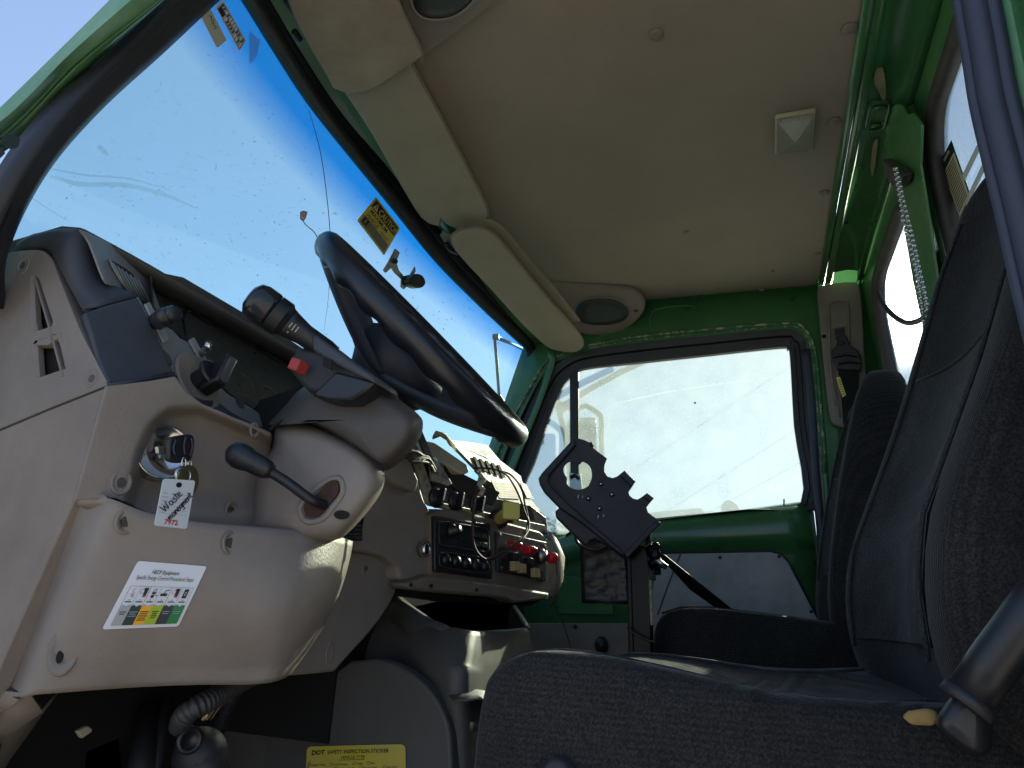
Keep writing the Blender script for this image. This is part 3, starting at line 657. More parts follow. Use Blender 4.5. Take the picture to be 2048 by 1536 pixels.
# ------------------------------------------------------------------ overhead speakers
def speaker(label, outline, F, grill, thick, m, hole=None, rim=.004):
    t = thing('overhead_speaker', label, 'speaker', F(*outline[0]), 'overhead speaker pods')
    P = [F(x, y) for x, y in outline]
    mk('pod', prism(P, V(0, 0, .03)) if thick is None else prism(P, thick), m, t, bevel=.012, bseg=4)
    G_ = [F(x, y) for x, y in grill]; c = sum(G_, Vector()) / len(G_); n = (G_[0] - c).cross(G_[len(G_) // 4] - c).normalized()
    if n.dot(CAM - c) < 0: n = -n
    sc_ = lambda k, h: [c.lerp(p, k) + n * h for p in G_]
    mk('grille', [capgrid([sc_(1.0, -.001), sc_(.98, .003), sc_(.5, .004)])], GR, t, smooth=True)
    mk('grille_rim', [tube(sc_(1.01, .001), rim, 6, closed=True)], m, t, smooth=True)
    return t
GR = mat('perforated speaker mesh', (.02, .03, .03), .5, spec=.4)
# perforations: dark cells put into the colour, no relief
_n = GR.node_tree.nodes; _l = GR.node_tree.links
_v = _n.new('ShaderNodeTexVoronoi'); _v.inputs['Scale'].default_value = 330; _v.inputs['Randomness'].default_value = .1
_t = _n.new('ShaderNodeTexCoord'); _r = _n.new('ShaderNodeValToRGB'); _r.color_ramp.elements[0].position = .3; _r.color_ramp.elements[1].position = .5
_r.color_ramp.elements[0].color = (.003, .003, .003, 1); _r.color_ramp.elements[1].color = (.05, .065, .06, 1)
_l.new(_t.outputs['Object'], _v.inputs['Vector']); _l.new(_v.outputs['Distance'], _r.inputs['Fac']); _l.new(_r.outputs['Color'], _n['Principled BSDF'].inputs['Base Color'])
so_ = [(800, -60), (800, 10), (818, 70), (838, 110), (845, 115), (860, 104), (920, 62), (975, 20), (1010, -20), (1040, -90)]
speaker('tan speaker pod with an oval mesh grille above the driver visor at the top edge', so_, vz(2.335), sp2([(822, -20), (826, 12), (845, 32), (875, 37), (910, 30), (940, 8), (958, -25), (930, -70), (870, -80), (835, -55)], 4, True), V(0, 0, .02), BEIGE)
sp_o = sp2([(1085, 566), (1130, 567), (1180, 570), (1240, 575), (1270, 582), (1290, 603), (1288, 625), (1265, 652), (1230, 672), (1190, 674), (1160, 668), (1130, 640), (1100, 600)], 4, True)
spn = V(-.5, -.15, -.85).normalized(); sp0 = V(1.86, .42, 2.335)
spf = lambda x, y: atp(x, y, sp0, spn)
t = speaker('tan speaker pod with a dark oval grille over the passenger door corner', sp_o, spf, sp2([(1150, 622), (1162, 602), (1195, 594), (1235, 599), (1258, 618), (1252, 638), (1225, 648), (1190, 650), (1160, 642)], 4, True), -spn * .035, BEIGE2, rim=.003)
mk('screw_slot', [lathe(spf(1272, 621) + spn * .001, spn, [(.007, 0), (.007, .002), (0, .002)], 12, sx=1, sy=.5)], BLACK, t)

# ------------------------------------------------------------------ passenger door
door = thing('passenger_door', 'closed green passenger door with black window surround, vent pane and grey map panel', 'door', (2.02, .25, .95))
XD = 2.012
DG = glassmat('dusty side glass', (.70, .75, .70), dust=.15, dustcol=(.80, .88, .82), speck=.35, haze=.09, hrough=.36)
gl_o = [(1148, 745), (1168, 738), (1400, 713), (1560, 696), (1574, 699), (1580, 712), (1588, 850), (1600, 1004), (1400, 1028), (1147, 1056)]
vent_o = [(1134, 757), (1141, 764), (1143, 900), (1145, 1090), (1100, 1100), (1055, 1105), (1040, 1000), (1066, 930), (1095, 845), (1118, 785)]
# one window surround: outer outline following the body opening, inner the glass edge of both panes
inner_all = [(1046, 985), (1068, 925), (1096, 845), (1120, 785), (1138, 757), (1168, 738), (1280, 725), (1400, 712), (1558, 695), (1574, 699), (1580, 712), (1588, 850), (1601, 1006), (1480, 1020), (1310, 1037), (1148, 1058), (1148, 1090), (1045, 1108)]
outer_all = [(1003, 975), (1022, 905), (1058, 818), (1095, 745), (1130, 716), (1180, 700), (1280, 684), (1400, 672), (1570, 657), (1600, 668), (1618, 700), (1630, 850), (1646, 1012), (1500, 1020), (1330, 1040), (1150, 1062), (1120, 1100), (990, 1112)]
def stepring(inner, outer, steps, m_, name, n=4):
    I = [at(x, y, X=XD) for x, y in sp2(inner, n, True)]; O = [at(x, y, X=XD) for x, y in sp2(outer, n, True)]
    rows = []
    for t, dx in steps: rows.append([i.lerp(o, t) + V(dx, 0, 0) for i, o in zip(I, O)])
    return mk(name, [grid(rows, True)], m_, door, solid=-.002, ang=30)
stepring(inner_all, outer_all, [(0, .014), (0, -.004), (.25, -.008), (.30, .0), (.50, -.002), (.55, -.012), (.85, -.016), (1.0, -.010), (1.03, .01)], RUBBER, 'window_surround')
mk('window_glass', prism([at(x, y, X=XD + .006) for x, y in [(1140, 735), (1585, 685), (1612, 1030), (1140, 1075)]], V(.004, 0, 0)), DG, door)
mk('vent_glass', prism([at(x, y, X=XD + .002) for x, y in [(1030, 1110), (1040, 960), (1110, 760), (1140, 740), (1147, 745), (1150, 1100)]], V(.004, 0, 0)), DG, door)
mk('vent_post', [prism([at(x, y, X=XD - .006) for x, y in [(1139, 738), (1156, 736), (1157, 1070), (1147, 1090), (1141, 1090)]], V(.016, 0, 0))], RUBBER, door, bevel=.003)
mk('vent_latch', [tube([at(x, y, X=XD - .016) for x, y in [(1140, 955), (1150, 950), (1158, 958)]], .006, 8), prism([at(x, y, X=XD - .008) for x, y in [(1139, 945), (1162, 950), (1166, 990), (1142, 990)]], V(-.006, 0, 0))], [BLACK, STEEL], door, bevel=.001)
# rounded green belt panel and lower skin
belt = [(1000, 1120), (1148, 1064), (1310, 1040), (1480, 1023), (1612, 1009)]
beltb = [(1000, 1200), (1148, 1118), (1310, 1103), (1480, 1098), (1630, 1094)]
B0 = resample([at(x, y, X=XD + .004) for x, y in belt], 16); B1 = resample([at(x, y, X=XD) for x, y in beltb], 16)
rows = [B0] + [[a.lerp(b, t) + V(-dx, 0, 0) for a, b in zip(B0, B1)] for t, dx in ((.04, .012), (.15, .022), (.35, .028), (.6, .030), (.85, .026), (1.0, .006))]
rows.append([p + V(.0, 0, -.02) for p in B1]); rows.append([V(XD, p.y * 1.0, .95) for p in B1])
mk('belt_panel', [grid(rows)], GREEN, door, smooth=True, solid=-.004)
mk('skin', prism([at(x, y, X=XD + .02) for x, y in [(1625, 1000), (1662, 1320), (1660, 1600), (950, 1600), (960, 1060), (1148, 1066)]], V(.02, 0, 0)), GREEN, door)
mk('edge_seal', [tube([at(x, y, X=XD - .012) for x, y in sp2([(1612, 700), (1622, 800), (1632, 950), (1645, 1090), (1652, 1240), (1656, 1330)], 4)], .012, 8)], RUBBLUE, door, smooth=True)
mp = [at(x, y, X=XD - .012) for x, y in [(1316, 1106), (1540, 1102), (1562, 1108), (1577, 1124), (1640, 1244), (1640, 1290), (1290, 1290)]]
mk('map_panel', [prism(mp, V(.006, 0, 0))], GALV, door, bevel=.002)
mk('panel_trim', [tube(mp[:5], .003, 6)], BLACK, door, smooth=True)
mk('panel_screw', [lathe(at(x, y, X=XD - .012), V(-1, 0, 0), [(.0045, 0), (.0045, .002), (0, .003)], 10) for x, y in [(1440, 1115), (1558, 1113), (1622, 1223)]], BLACK, door)
mk('panel_seam', [tube([at(x, y, X=XD - .0125) for x, y in [(1361, 1108), (1340, 1160), (1315, 1230)]], .002, 6)], BLACK, door)
mk('lower_trim', prism([at(x, y, X=XD - .01) for x, y in [(940, 1246), (1256, 1246), (1262, 1480), (930, 1480)]], V(.006, 0, 0)), BEIGE2, door, bevel=.002)
mk('pull_pocket', [prism([at(x, y, X=XD - .002) for x, y in [(1215, 1160), (1230, 1230), (1120, 1228), (1110, 1150)]], V(-.004, 0, 0))], GREEN, door, bevel=.002)
mk('door_knob', [lathe(at(1203, 1290, X=XD - .012), V(-1, -.2, 0), [(.012, 0), (.012, .012), (.020, .018), (.023, .028), (.018, .036), (0, .038)], 18, sx=.8)], BLACK, door, smooth=True)
mk('trim_screw', lathe(at(1151, 1253, X=XD - .011), V(-1, 0, 0), [(.006, 0), (.006, .002), (0, .003)], 10), BLACK, door)
mk('window_stop', [tube([at(1568, 998, X=XD - .002), at(1568, 1012, X=XD - .002)], .002, 6)], BLACK, door)
# scratches of dust on the pane
def dsp(x, y): return at(x, y, X=XD + .005)
mk('dried_streak', [rib([(1240, 805), (1330, 785), (1440, 768), (1570, 752)], 3, dsp)], STREAK, door)

# ------------------------------------------------------------------ outside of the passenger window
om = thing('door_mirror', 'west coast mirror on flaking tube arms outside the passenger window', 'mirror', at(1180, 1050, X=2.30))
XM = 2.32
mx_ = lambda pts: [at(x, y, X=XM) for x, y in pts]
mk('arm_tube', [tube(mx_([(1290, 722), (1240, 745), (1180, 778), (1125, 812)]), .011, 8)], MOSSY, om, smooth=True)
mk('clamp', [lathe(mx_([(1122, 815)])[0], V(1, 0, 0), [(.016, -.02), (.02, -.01), (.02, .01), (.014, .02)], 10)], MOSSY, om, smooth=True)
mk('mirror_frame', [tube(mx_(sp2([(1112, 790), (1117, 815), (1125, 850), (1134, 890), (1140, 960)], 4)), .010, 8), tube(mx_(sp2([(1120, 812), (1150, 818), (1172, 812), (1195, 826), (1202, 835), (1203, 880), (1205, 960)], 4)), .009, 8)], MOSSY, om, smooth=True)
mk('mirror_head', [prism(mx_([(1140, 835), (1194, 832), (1200, 1030), (1146, 1040)]), V(.05, .03, 0))], mat('mirror back', (.30, .34, .36), .3, metal=.4), om, bevel=.012)
mk('ball_stud', [ball(at(1082, 884, X=2.10), .010), tube([at(1082, 884, X=2.10), at(1066, 890, X=2.06)], .004, 6)], BLACK, smooth=True, label='small black ball stud outside the vent window', cat='stud')
# distant yard: roof of a parked lorry, lamp, cables
def far(x, y, d=28): return at(x, y, X=d)
lorry = thing('parked_lorry', 'white roofed lorry parked beyond the passenger window', 'lorry', V(28, 8, 0))
a, b = far(1290, 1028), far(1400, 1016)
mk('box_body', [prism([V(28, a.y + 1.5, 0), V(28, a.y + 1.5, a.z - .1), V(28, b.y, b.z), V(28, b.y - .5, b.z - .5), V(28, b.y - .5, 0)], V(3, 0, 0))], mat('lorry white', (.55, .58, .56), .5), lorry)
mk('wheel', [lathe(V(27.9, a.y, .5), V(-1, 0, 0), [(.5, -.2), (.5, .1), (.3, .12)], 20)], RUBBER, lorry)
p = far(1460, 1018)
lm = thing('yard_lamp', 'round yard lamp on a pole seen low in the passenger window', 'lamp', V(28, p.y, 0))
mk('globe', ball(V(28, p.y, p.z + .0), .33), mat('frosted globe', (.45, .46, .38), .5), lm, smooth=True)
mk('pole', tube([V(28, p.y, 0), V(28, p.y, p.z - .2)], .06, 8), GALV, lm)
bs = thing('bushes', 'clump of pale scrub seen under the vent window', 'bush', V(14, 6, 0))
random.seed(2); lv = []
c0 = at(1118, 1090, X=14)
for i in range(3200):
    q_ = V(random.gauss(0, .35), random.gauss(0, .35), random.gauss(-.5, .35))
    u_ = V(random.uniform(-1, 1), random.uniform(-1, 1), random.uniform(-1, 1)).normalized() * .06; w_ = u_.cross(V(random.random(), 1, random.random())).normalized() * .035
    c_ = c0 + q_; lv.append(([c_ - u_, c_ + w_, c_ + u_, c_ - w_], [[0, 1, 2, 3]]))
mk('foliage', lv, mat('pale scrub leaf', (.22, .24, .16), .7, var=.5, vscale=3), bs)
mk('stem', [tube([V(c0.x, c0.y + a * .2, 0), V(c0.x, c0.y + a * .5, c0.z)], [.04, .01], 6) for a in (-1, 0, 1)], RUST, bs)
for i, (x0, y0, x1, y1) in enumerate([(1150, 1010, 1560, 745), (1290, 1045, 1660, 815), (1380, 1040, 1700, 870)]):
    A = far(x0 - 300, y0 + (y0 - y1) / (x1 - x0) * 300, 34); B = far(x1 + 120, y1 - (y0 - y1) / (x1 - x0) * 120, 34)
    mk('power_line', tube([A, A.lerp(B, .5) + V(0, 0, -.1), B], .011, 5), WIRE, label='faint overhead cable crossing the passenger window, %s of three' % ['topmost', 'middle', 'lowest'][i], cat='power line', group='overhead cables outside')

# ------------------------------------------------------------------ seat belt on the pillar
sb = thing('seat_belt', 'black seat belt hanging from its guide on a tan pillar cover', 'seat belt', at(1690, 850, X=1.99))
def bp(x, y, o=0): return atp(x, y, V(1.992 - o, -.16, 2), V(1, -.10, 0))
cov = [bp(x, y) for x, y in sp2([(1634, 590), (1640, 574), (1655, 570), (1700, 566), (1716, 572), (1722, 600), (1728, 700), (1735, 860), (1700, 858), (1672, 852), (1660, 838), (1652, 780), (1642, 680)], 3, True)]
mk('pillar_cover', prism(cov, V(-.010, 0, 0)), BEIGE, sb, bevel=.004, bseg=3)
rb = [bp(x, y, .0125) for x, y in sp2([(1672, 810), (1662, 740), (1658, 640), (1657, 615), (1665, 604), (1685, 602), (1695, 608), (1697, 640), (1698, 690)], 3)]
mk('slot_rib', [tube(rb, .0035, 6), tube([bp(x, y, .0125) for x, y in [(1680, 834), (1672, 790), (1664, 700), (1664, 660), (1672, 655), (1690, 655)]], .002, 6)], BEIGE, sb, smooth=True)
mk('cover_hole', lathe(bp(1648, 673, .011), V(-1, 0, 0), [(.0055, 0), (.0055, .002), (0, .0021)], 12), VOID, sb)
F_ = lambda x, y: bp(x, y, .020)
mk('height_slider', prism([F_(x, y) for x, y in [(1670, 657), (1689, 656), (1690, 676), (1671, 678)]], V(.008, 0, 0)), BLACKM, sb, bevel=.002)
mk('belt_guide', [prism([F_(x, y) for x, y in [(1674, 676), (1692, 674), (1700, 695), (1716, 705), (1722, 720), (1722, 745), (1672, 742), (1672, 728), (1660, 715), (1662, 705), (1672, 695)]], V(-.018, 0, 0))], BLACKM, sb, bevel=.005, bseg=3)
mk('guide_bolt', [lathe(bp(1683, 686, .038), V(-1, 0, 0), [(.008, 0), (.008, .003), (.005, .005), (0, .005)], 14)], BLACK, sb, ang=30)
mk('webbing', [prism([bp(x, y, .022) for x, y in [(1676, 738), (1718, 740), (1716, 900), (1700, 1100), (1670, 1100), (1690, 900), (1683, 800)]], V(-.003, 0, 0))], mat('belt webbing', (.012, .013, .016), .8, bump=1, bscale=250, fibers='Z'), sb)
mk('guide_slot', [tube([bp(x, y, .041) for x, y in [(1676, 729), (1700, 724), (1718, 727)]], .003, 6), tube([bp(x, y, .041) for x, y in [(1666, 716), (1690, 710), (1714, 714)]], .0025, 6)], VOID, sb, smooth=True)
tq = quad(bp(1672, 755, .032), bp(1680, 754, .032), bp(1692, 790, .032), bp(1685, 795, .032))
mk('care_tag', [qpoly(tq, [(0, 0), (1, 0), (1, 1), (0, 1)], .001)] + [qpoly(tq, [(.2, .15 + i * .12), (.85, .15 + i * .12), (.85, .18 + i * .12), (.2, .18 + i * .12)], .0018) for i in range(7)], [YKNOB] + [INK] * 7, sb)

# ------------------------------------------------------------------ rear windows
RG = glassmat('dirty rear glass', (.62, .74, .80), dust=.22, dustcol=(.75, .85, .85), haze=.30, hrough=.22)
for k, ((cx, cz, w, h, r), lab) in enumerate(zip(WINS, ('right rear cab window in a worn rubber gasket beside the belt pillar', 'rear cab window behind the driver seat with a paper notice on its glass'))):
    t = thing('rear_window', lab, 'window', RWp(cx, cz - h / 2), 'rear cab windows')
    mk('glass', prism(rr_at(cx, cz, w + .01, h + .01, r, -.012), V(0, -.004, 0)), RG, t)
    I = rr_at(cx, cz, w - .035, h - .035, r - .012, .010); M_ = rr_at(cx, cz, w - .005, h - .005, r, .016); O = rr_at(cx, cz, w + .03, h + .03, r + .012, .008); O2 = rr_at(cx, cz, w + .034, h + .034, r + .013, -.001)
    I0 = rr_at(cx, cz, w - .030, h - .030, r - .012, -.010)
    mk('gasket', [grid([I0, I, M_, O, O2], True)], mat('brown dusty rubber', (.045, .036, .032), .6, var=.3, vscale=30), t, smooth=True, solid=-.001)
# notice on the rear glass
def rg(x, y, o=-.008): return rw(x, y, o)
q = quad(rg(1897, 282), rg(1904, 300), rg(1941, 404), rg(1920, 437))
q = quad(rg(1880, 326), rg(1903, 280), rg(1942, 392), rg(1921, 440))
it = [(qpoly(q, [(.06, .20), (.94, .20), (.94, .98), (.06, .98)], .0012), PAPER)]
for i in range(15): it.append((qpoly(q, [(.14, .25 + i * .047), (.86, .25 + i * .047), (.86, .262 + i * .047), (.14, .262 + i * .047)], .0018), TAUPE))
it.append((qpoly(q, [(.3, .06), (.7, .06), (.7, .10), (.3, .10)], .0016), PAPER))
sticker('notice', 'cream paper notice with dark green edge stuck inside the rear window behind the driver seat', 'notice', q, it, DKGRN, asp=.35, r=.01)
for i, pts in enumerate([[(1955, 290), (1962, 296), (1925, 372), (1920, 362)], [(1965, 330), (1970, 340), (1935, 412), (1931, 402)]]):
    mk('tape_strip', prism([rg(*p_) for p_ in pts], V(0, .001, 0)), mat('pale tape', (.55, .58, .55), .6), label=['upper', 'lower'][i] + ' strip of pale tape on the glass beside the paper notice', cat='tape', group='tape strips on rear window')
# torn sheet metal flap over the post, pull handle, ball chain, cable
cz_ = lambda x, y: rw(x, y, .03)
fl = [(1777, 222), (1788, 212), (1800, 206), (1810, 210), (1818, 228), (1832, 225), (1848, 250), (1846, 330), (1860, 420), (1880, 560), (1900, 700), (1860, 700), (1830, 560), (1812, 450), (1795, 345), (1780, 337), (1776, 322), (1779, 305), (1773, 290), (1778, 268), (1771, 255), (1774, 240)]
mk('bent_post_cover', prism([cz_(*p_) for p_ in fl], V(0, .004, 0)), GREENR, label='torn green sheet metal cover with a jagged left edge on the post between rear windows', cat='panel', bevel=.001)
hp = thing('coat_hook', 'dark plastic hook holding the ball chain below the jagged green cover', 'hook', cz_(1790, 360))
mk('body', [prism([rw(x, y, .055) for x, y in [(1762, 318), (1775, 330), (1795, 340), (1803, 350), (1798, 370), (1786, 378), (1774, 358)]], V(0, -.02, 0))], TAUPE, hp, bevel=.004)
def chain(pts, name, lab, r=.0036):
    P = resample(smooth_poly([rw(x, y, .062) for x, y in pts], 8), 400)
    L = sum((b - a).length for a, b in zip(P, P[1:])); n = int(L / (r * 2.5))
    P = resample(P, n); g = [ball(p, r, seg=8) for p in P] + [tube(P, r * .3, 4)]
    return mk(name, g, CHROME, smooth=True, label=lab, cat='chain', group='ball chain strands')
chain([(1790, 337), (1796, 370), (1806, 430), (1818, 480), (1832, 540), (1842, 600), (1850, 665)], 'ball_chain', 'left strand of the ball chain hanging from the dark hook')
chain([(1793, 337), (1800, 365), (1812, 420), (1826, 480), (1840, 545), (1852, 600), (1858, 655)], 'ball_chain', 'right strand of the ball chain hanging from the dark hook')
mk('cable', tube(smooth_poly([rw(x, y, .06) for x, y in [(1756, 585), (1762, 600), (1780, 625), (1810, 645), (1840, 640), (1870, 615)]], 5), .005, 8), WIRE, smooth=True, label='thin dark cable looping across the right rear window', cat='cable')
mk('window_strap', prism([rw(x, y, .02) for x, y in [(1843, 508), (1853, 515), (1872, 590), (1880, 650), (1868, 650), (1855, 585)]], V(0, .01, 0)), TAUPE, label='dark strap on the edge of the right rear window', cat='strap', bevel=.003)

# ------------------------------------------------------------------ seats
def sect(y, z0, zt, x0, x1, bol, dip, n=26, tilt=0):
    """closed XZ section of a cushion"""
    w = (x1 - x0) / 2; cx = (x0 + x1) / 2; out = []
    for i in range(n):
        a = math.pi * i / (n - 1); c = math.cos(a); s = math.sin(a)
        x = cx - w * (abs(c) ** .5) * (1 if c > 0 else -1)
        u = abs(x - cx) / w
        top = zt - dip * (1 - min(1, (u / .78)) ** 3) - bol * max(0, (u - .86) / .14) ** 2
        top -= tilt * (x - x0) / (x1 - x0)
        z = top if s > .45 else z0 + (top - z0) * (s / .45) ** .55
        out.append(V(x, y, z))
    out += [V(x1 - .03, y, z0), V(x0 + .03, y, z0)]
    return out
def seat(label, x0, x1, front, cush, back, zback, lean_pts, grp, base=True):
    t = thing('seat', label, 'seat', V((x0 + x1) / 2, 0, .95), grp)
    rows = []
    for y, z0, zt, ins, dip in cush:
        rows.append(sect(y, z0, zt, x0 + ins, x1 - ins, .030, dip, tilt=float(np.interp(y, [-.12, .08, .22], [-.004, .014, .028])) if x0 < 1 else 0))
    mk('cushion', capgrid(rows), FABRIC, t, smooth=True, sub=1)
    rows = []
    # backrest: closed XY sections going up; lean_pts: (z, yfront, thick, inset)
    for z, yf, th, ins in lean_pts:
        r = []; w = (x1 - x0) / 2 - ins; cx = (x0 + x1) / 2
        for i in range(22):
            a = math.pi * i / 21; c = math.cos(a); s = math.sin(a)
            x = cx - w * (abs(c) ** .55) * (1 if c > 0 else -1); u = abs(x - cx) / w
            yf_ = yf - (.026 * max(0, (cx - x) / w) if x0 < 1 else 0)
            y = yf_ - .045 * (1 - min(1, u / .72) ** 3) - .012 * max(0, (u - .85) / .15) ** 2
            if s < .42: y = (yf - th) + (y - yf + th) * (s / .42) ** .5
            r.append(V(x, y, z))
        r += [V(cx + w * .85, yf - th, z), V(cx - w * .85, yf - th, z)]
        rows.append(r)
    mk('backrest', capgrid(rows), FABRIB, t, smooth=True, sub=1)
    def byf(z, u):
        zs = [q_[0] for q_ in lean_pts]; yf = float(np.interp(z, zs, [q_[1] for q_ in lean_pts])); ins = float(np.interp(z, zs, [q_[3] for q_ in lean_pts]))
        w = (x1 - x0) / 2 - ins
        yf -= (.026 * max(0, -u) if x0 < 1 else 0)
        return V((x0 + x1) / 2 + u * w, yf - .045 * (1 - min(1, abs(u) / .72) ** 3) + .0015, z)
    z0_, z1_ = lean_pts[2][0], lean_pts[-3][0]
    for u in (-.70, .70):
        mk('seam', tube([byf(z, u) for z in np.linspace(z0_, z1_, 24)], .0022, 6), FABPAN, t, smooth=True)
    ins_ = [[byf(z, u) + V(0, .001, 0) for u in np.linspace(-.66, .66, 13)] for z in np.linspace(z0_ + .01, z0_ + (z1_ - z0_) * .62, 16)]
    mk('insert_panel', grid(ins_), FABPAN, t, smooth=True)
    mk('seam', tube([p + V(0, .001, 0) for p in ins_[-1]], .002, 6), FABPAN, t, smooth=True)
    cy_ = [q_[0] for q_ in cush]; order = np.argsort(cy_)
    for u in (-.74, .74):
        w = (x1 - x0) / 2
        P_ = [V((x0 + x1) / 2 + u * w, y, float(np.interp(y, np.array(cy_)[order], np.array([q_[2] for q_ in cush])[order])) - float(np.interp(y, np.array(cy_)[order], np.array([q_[4] for q_ in cush])[order])) * (1 - (abs(u) / .78) ** 3) + .0012 - (float(np.interp(y, [-.12, .08, .22], [-.004, .014, .028])) * (u + 1) / 2 if x0 < 1 else 0)) for y in np.linspace(-.12, .19, 18)]
        mk('seam', tube(P_, .0022, 6), FABPAN, t, smooth=True)
    return t
# driver seat
dsl = [(1.33, -.15, .09, .02), (1.38, -.115, .11, .005), (1.425, -.100, .12, 0), (1.48, -.098, .13, 0), (1.54, -.108, .13, 0), (1.60, -.134, .125, .0), (1.68, -.168, .12, .0), (1.76, -.198, .11, .01), (1.83, -.221, .095, .025), (1.90, -.243, .08, .045), (1.96, -.268, .06, .07), (2.00, -.285, .045, .09), (2.02, -.305, .02, .12)]
ds = seat('black cloth driver seat filling the lower right, with wrinkled ribbed cushion', .60, 1.09, 0, [(.242, 1.32, 1.36, .05, 0), (.240, 1.28, 1.385, .02, .004), (.228, 1.20, 1.402, .006, .008), (.205, 1.12, 1.414, .001, .012), (.18, 1.10, 1.419, 0, .014), (.13, 1.12, 1.417, 0, .020), (.07, 1.12, 1.409, 0, .026), (0, 1.12, 1.396, 0, .026), (-.07, 1.12, 1.395, 0, .024), (-.14, 1.12, 1.400, 0, .02), (-.20, 1.12, 1.40, .01, .03)], None, None, dsl, 'cab seats')
psl = [(1.40, -.13, .10, .02), (1.455, -.104, .12, 0), (1.54, -.113, .12, 0), (1.62, -.127, .12, 0), (1.70, -.143, .12, .003), (1.78, -.163, .11, .012), (1.85, -.182, .10, .035), (1.90, -.20, .09, .06), (1.935, -.215, .07, .085), (1.955, -.24, .03, .11)]
ps = seat('black cloth passenger seat beyond the driver seat, its tall back against the pillar', 1.42, 1.84, 0, [(.20, 1.25, 1.38, .03, 0), (.205, 1.22, 1.42, .012, .003), (.19, 1.20, 1.452, .003, .006), (.155, 1.2, 1.465, 0, .008), (.10, 1.2, 1.468, 0, .01), (.03, 1.2, 1.464, 0, .012), (-.05, 1.2, 1.458, 0, .015), (-.12, 1.2, 1.452, .0, .015), (-.22, 1.2, 1.450, .0, .01)], None, None, psl, 'cab seats')
for t, x0, x1, z in ((ds, .68, 1.0, 1.12), (ps, 1.46, 1.80, 1.2)):
    mk('pedestal', abox(x0, x1, -.15, .15, .90, z + .02), BLACKM, t, bevel=.01)
# recliner arm, height knob, exposed foam
mk('foam_tear', [prism([at(x, y, X=.603) for x, y in [(1802, 1432), (1815, 1421), (1850, 1416), (1870, 1420), (1876, 1440), (1862, 1450), (1820, 1448)]], V(-.006, 0, 0))], FOAM, ds, bevel=.002)
mk('arm_base', [capgrid([[at(x, y, X=.60) + (at(a, b, X=.56) - at(x, y, X=.60)) * t for (x, y), (a, b) in zip(O1, O2)] for t, O1, O2 in ((0, [(1858, 1452), (1895, 1400), (1925, 1372), (1990, 1420), (1985, 1500), (1960, 1530)], [(1868, 1450), (1900, 1402), (1928, 1378), (1982, 1424), (1980, 1490), (1950, 1515)]), (1, [(1858, 1452), (1895, 1400), (1925, 1372), (1990, 1420), (1985, 1500), (1960, 1530)], [(1868, 1450), (1900, 1402), (1928, 1378), (1982, 1424), (1980, 1490), (1950, 1515)]))])], BLACK, ds, bevel=.008, bseg=3)
mk('recliner_arm', [tube([at(1935, 1400, X=.56), at(1985, 1330, X=.55), at(2060, 1232, X=.54), at(2140, 1120, X=.53)], [.0138, .0145, .015, .015], 20)], BLACK, ds, smooth=True)
mk('arm_collar', [tube([at(1928, 1410, X=.56), at(1941, 1392, X=.56)], [.0165, .0158], 20)], BLACKM, ds, smooth=True)
mk('height_knob', [lathe(at(1119, 1548, X=.60), V(-1, .1, 0), [(.012, -.02), (.012, .006), (.009, .009), (0, .010)], 20)], BLACKM, ds, smooth=True)

# ------------------------------------------------------------------ dashboard
dash = thing('dashboard', 'worn tan and charcoal truck dashboard with side vents, gauge hood and knee panel', 'dashboard', (1.0, .65, 1.3))
BZP, BZN = V(0, .60, 1.65), V(0, 1, -.5)
bzp = lambda x, y, o=0: atp(x, y, BZP - V(0, o, 0), BZN)
EX = .505
ex = lambda x, y, o=0: at(x, y, X=EX - o)
# left end panel with two slot vents (holes cut as true gaps between pieces)
endo = sp2([(-90, 560), (-10, 520), (12, 507), (60, 500), (88, 503), (104, 520)], 3) + [(140, 610), (170, 680), (213, 762), (214, 770), (100, 815), (0, 857), (-100, 900)]
vent_u = [(66, 556), (72, 553), (80, 562), (90, 598), (102, 640), (100, 650), (72, 660), (68, 640), (66, 600)]
vent_l = [(72, 690), (76, 682), (84, 684), (108, 670), (116, 690), (126, 735), (76, 754), (73, 720)]
def panel_with_hole(outer, hole, F, off, n=40):
    # match by angle about hole centre
    P = [F(x, y) for x, y in outer]; Hh = [F(x, y) for x, y in hole]
    return P, Hh
# split the end panel in an upper and a lower half, each a ring round its vent
def ringpan(outer, hole, F, depth, N=48):
    cx = sum(p[0] for p in hole) / len(hole); cy = sum(p[1] for p in hole) / len(hole)
    def hit(poly, a):
        dx, dy = math.cos(a), math.sin(a); best = None
        for (x1, y1), (x2, y2) in zip(poly, poly[1:] + poly[:1]):
            ex_, ey = x2 - x1, y2 - y1; den = dx * ey - dy * ex_
            if abs(den) < 1e-9: continue
            t = ((x1 - cx) * ey - (y1 - cy) * ex_) / den; s = ((x1 - cx) * dy - (y1 - cy) * dx) / den
            if t > 0 and -1e-6 <= s <= 1 + 1e-6 and (best is None or t > best): best = t
        return (cx + dx * best, cy + dy * best)
    ang = sorted(set([2 * math.pi * i / N for i in range(N)] + [math.atan2(y - cy, x - cx) % (2 * math.pi) for x, y in outer + hole]))
    O = [hit(outer, a) for a in ang]; H = [hit(hole, a) for a in ang]
    R = [F(*p) for p in O]; I = [F(*p) for p in H]
    M = [F(h[0] + (h[0] - cx) * .25 - 1.5, h[1] + (h[1] - cy) * .07) for h in H]
    n = depth.normalized()
    return grid([[p + depth for p in R], R, M, [p + n * .0025 for p in I], [p + n * .009 for p in I]], True)
dp = V(.02, 0, 0)
up_o = [p for p in endo if p[1] < 640] + [(158, 655), (130, 664), (60, 690), (-100, 740)]
lo_o = [(158, 655), (170, 680), (213, 762), (214, 770), (100, 815), (0, 857), (-100, 900), (-100, 740), (60, 690), (130, 664)]
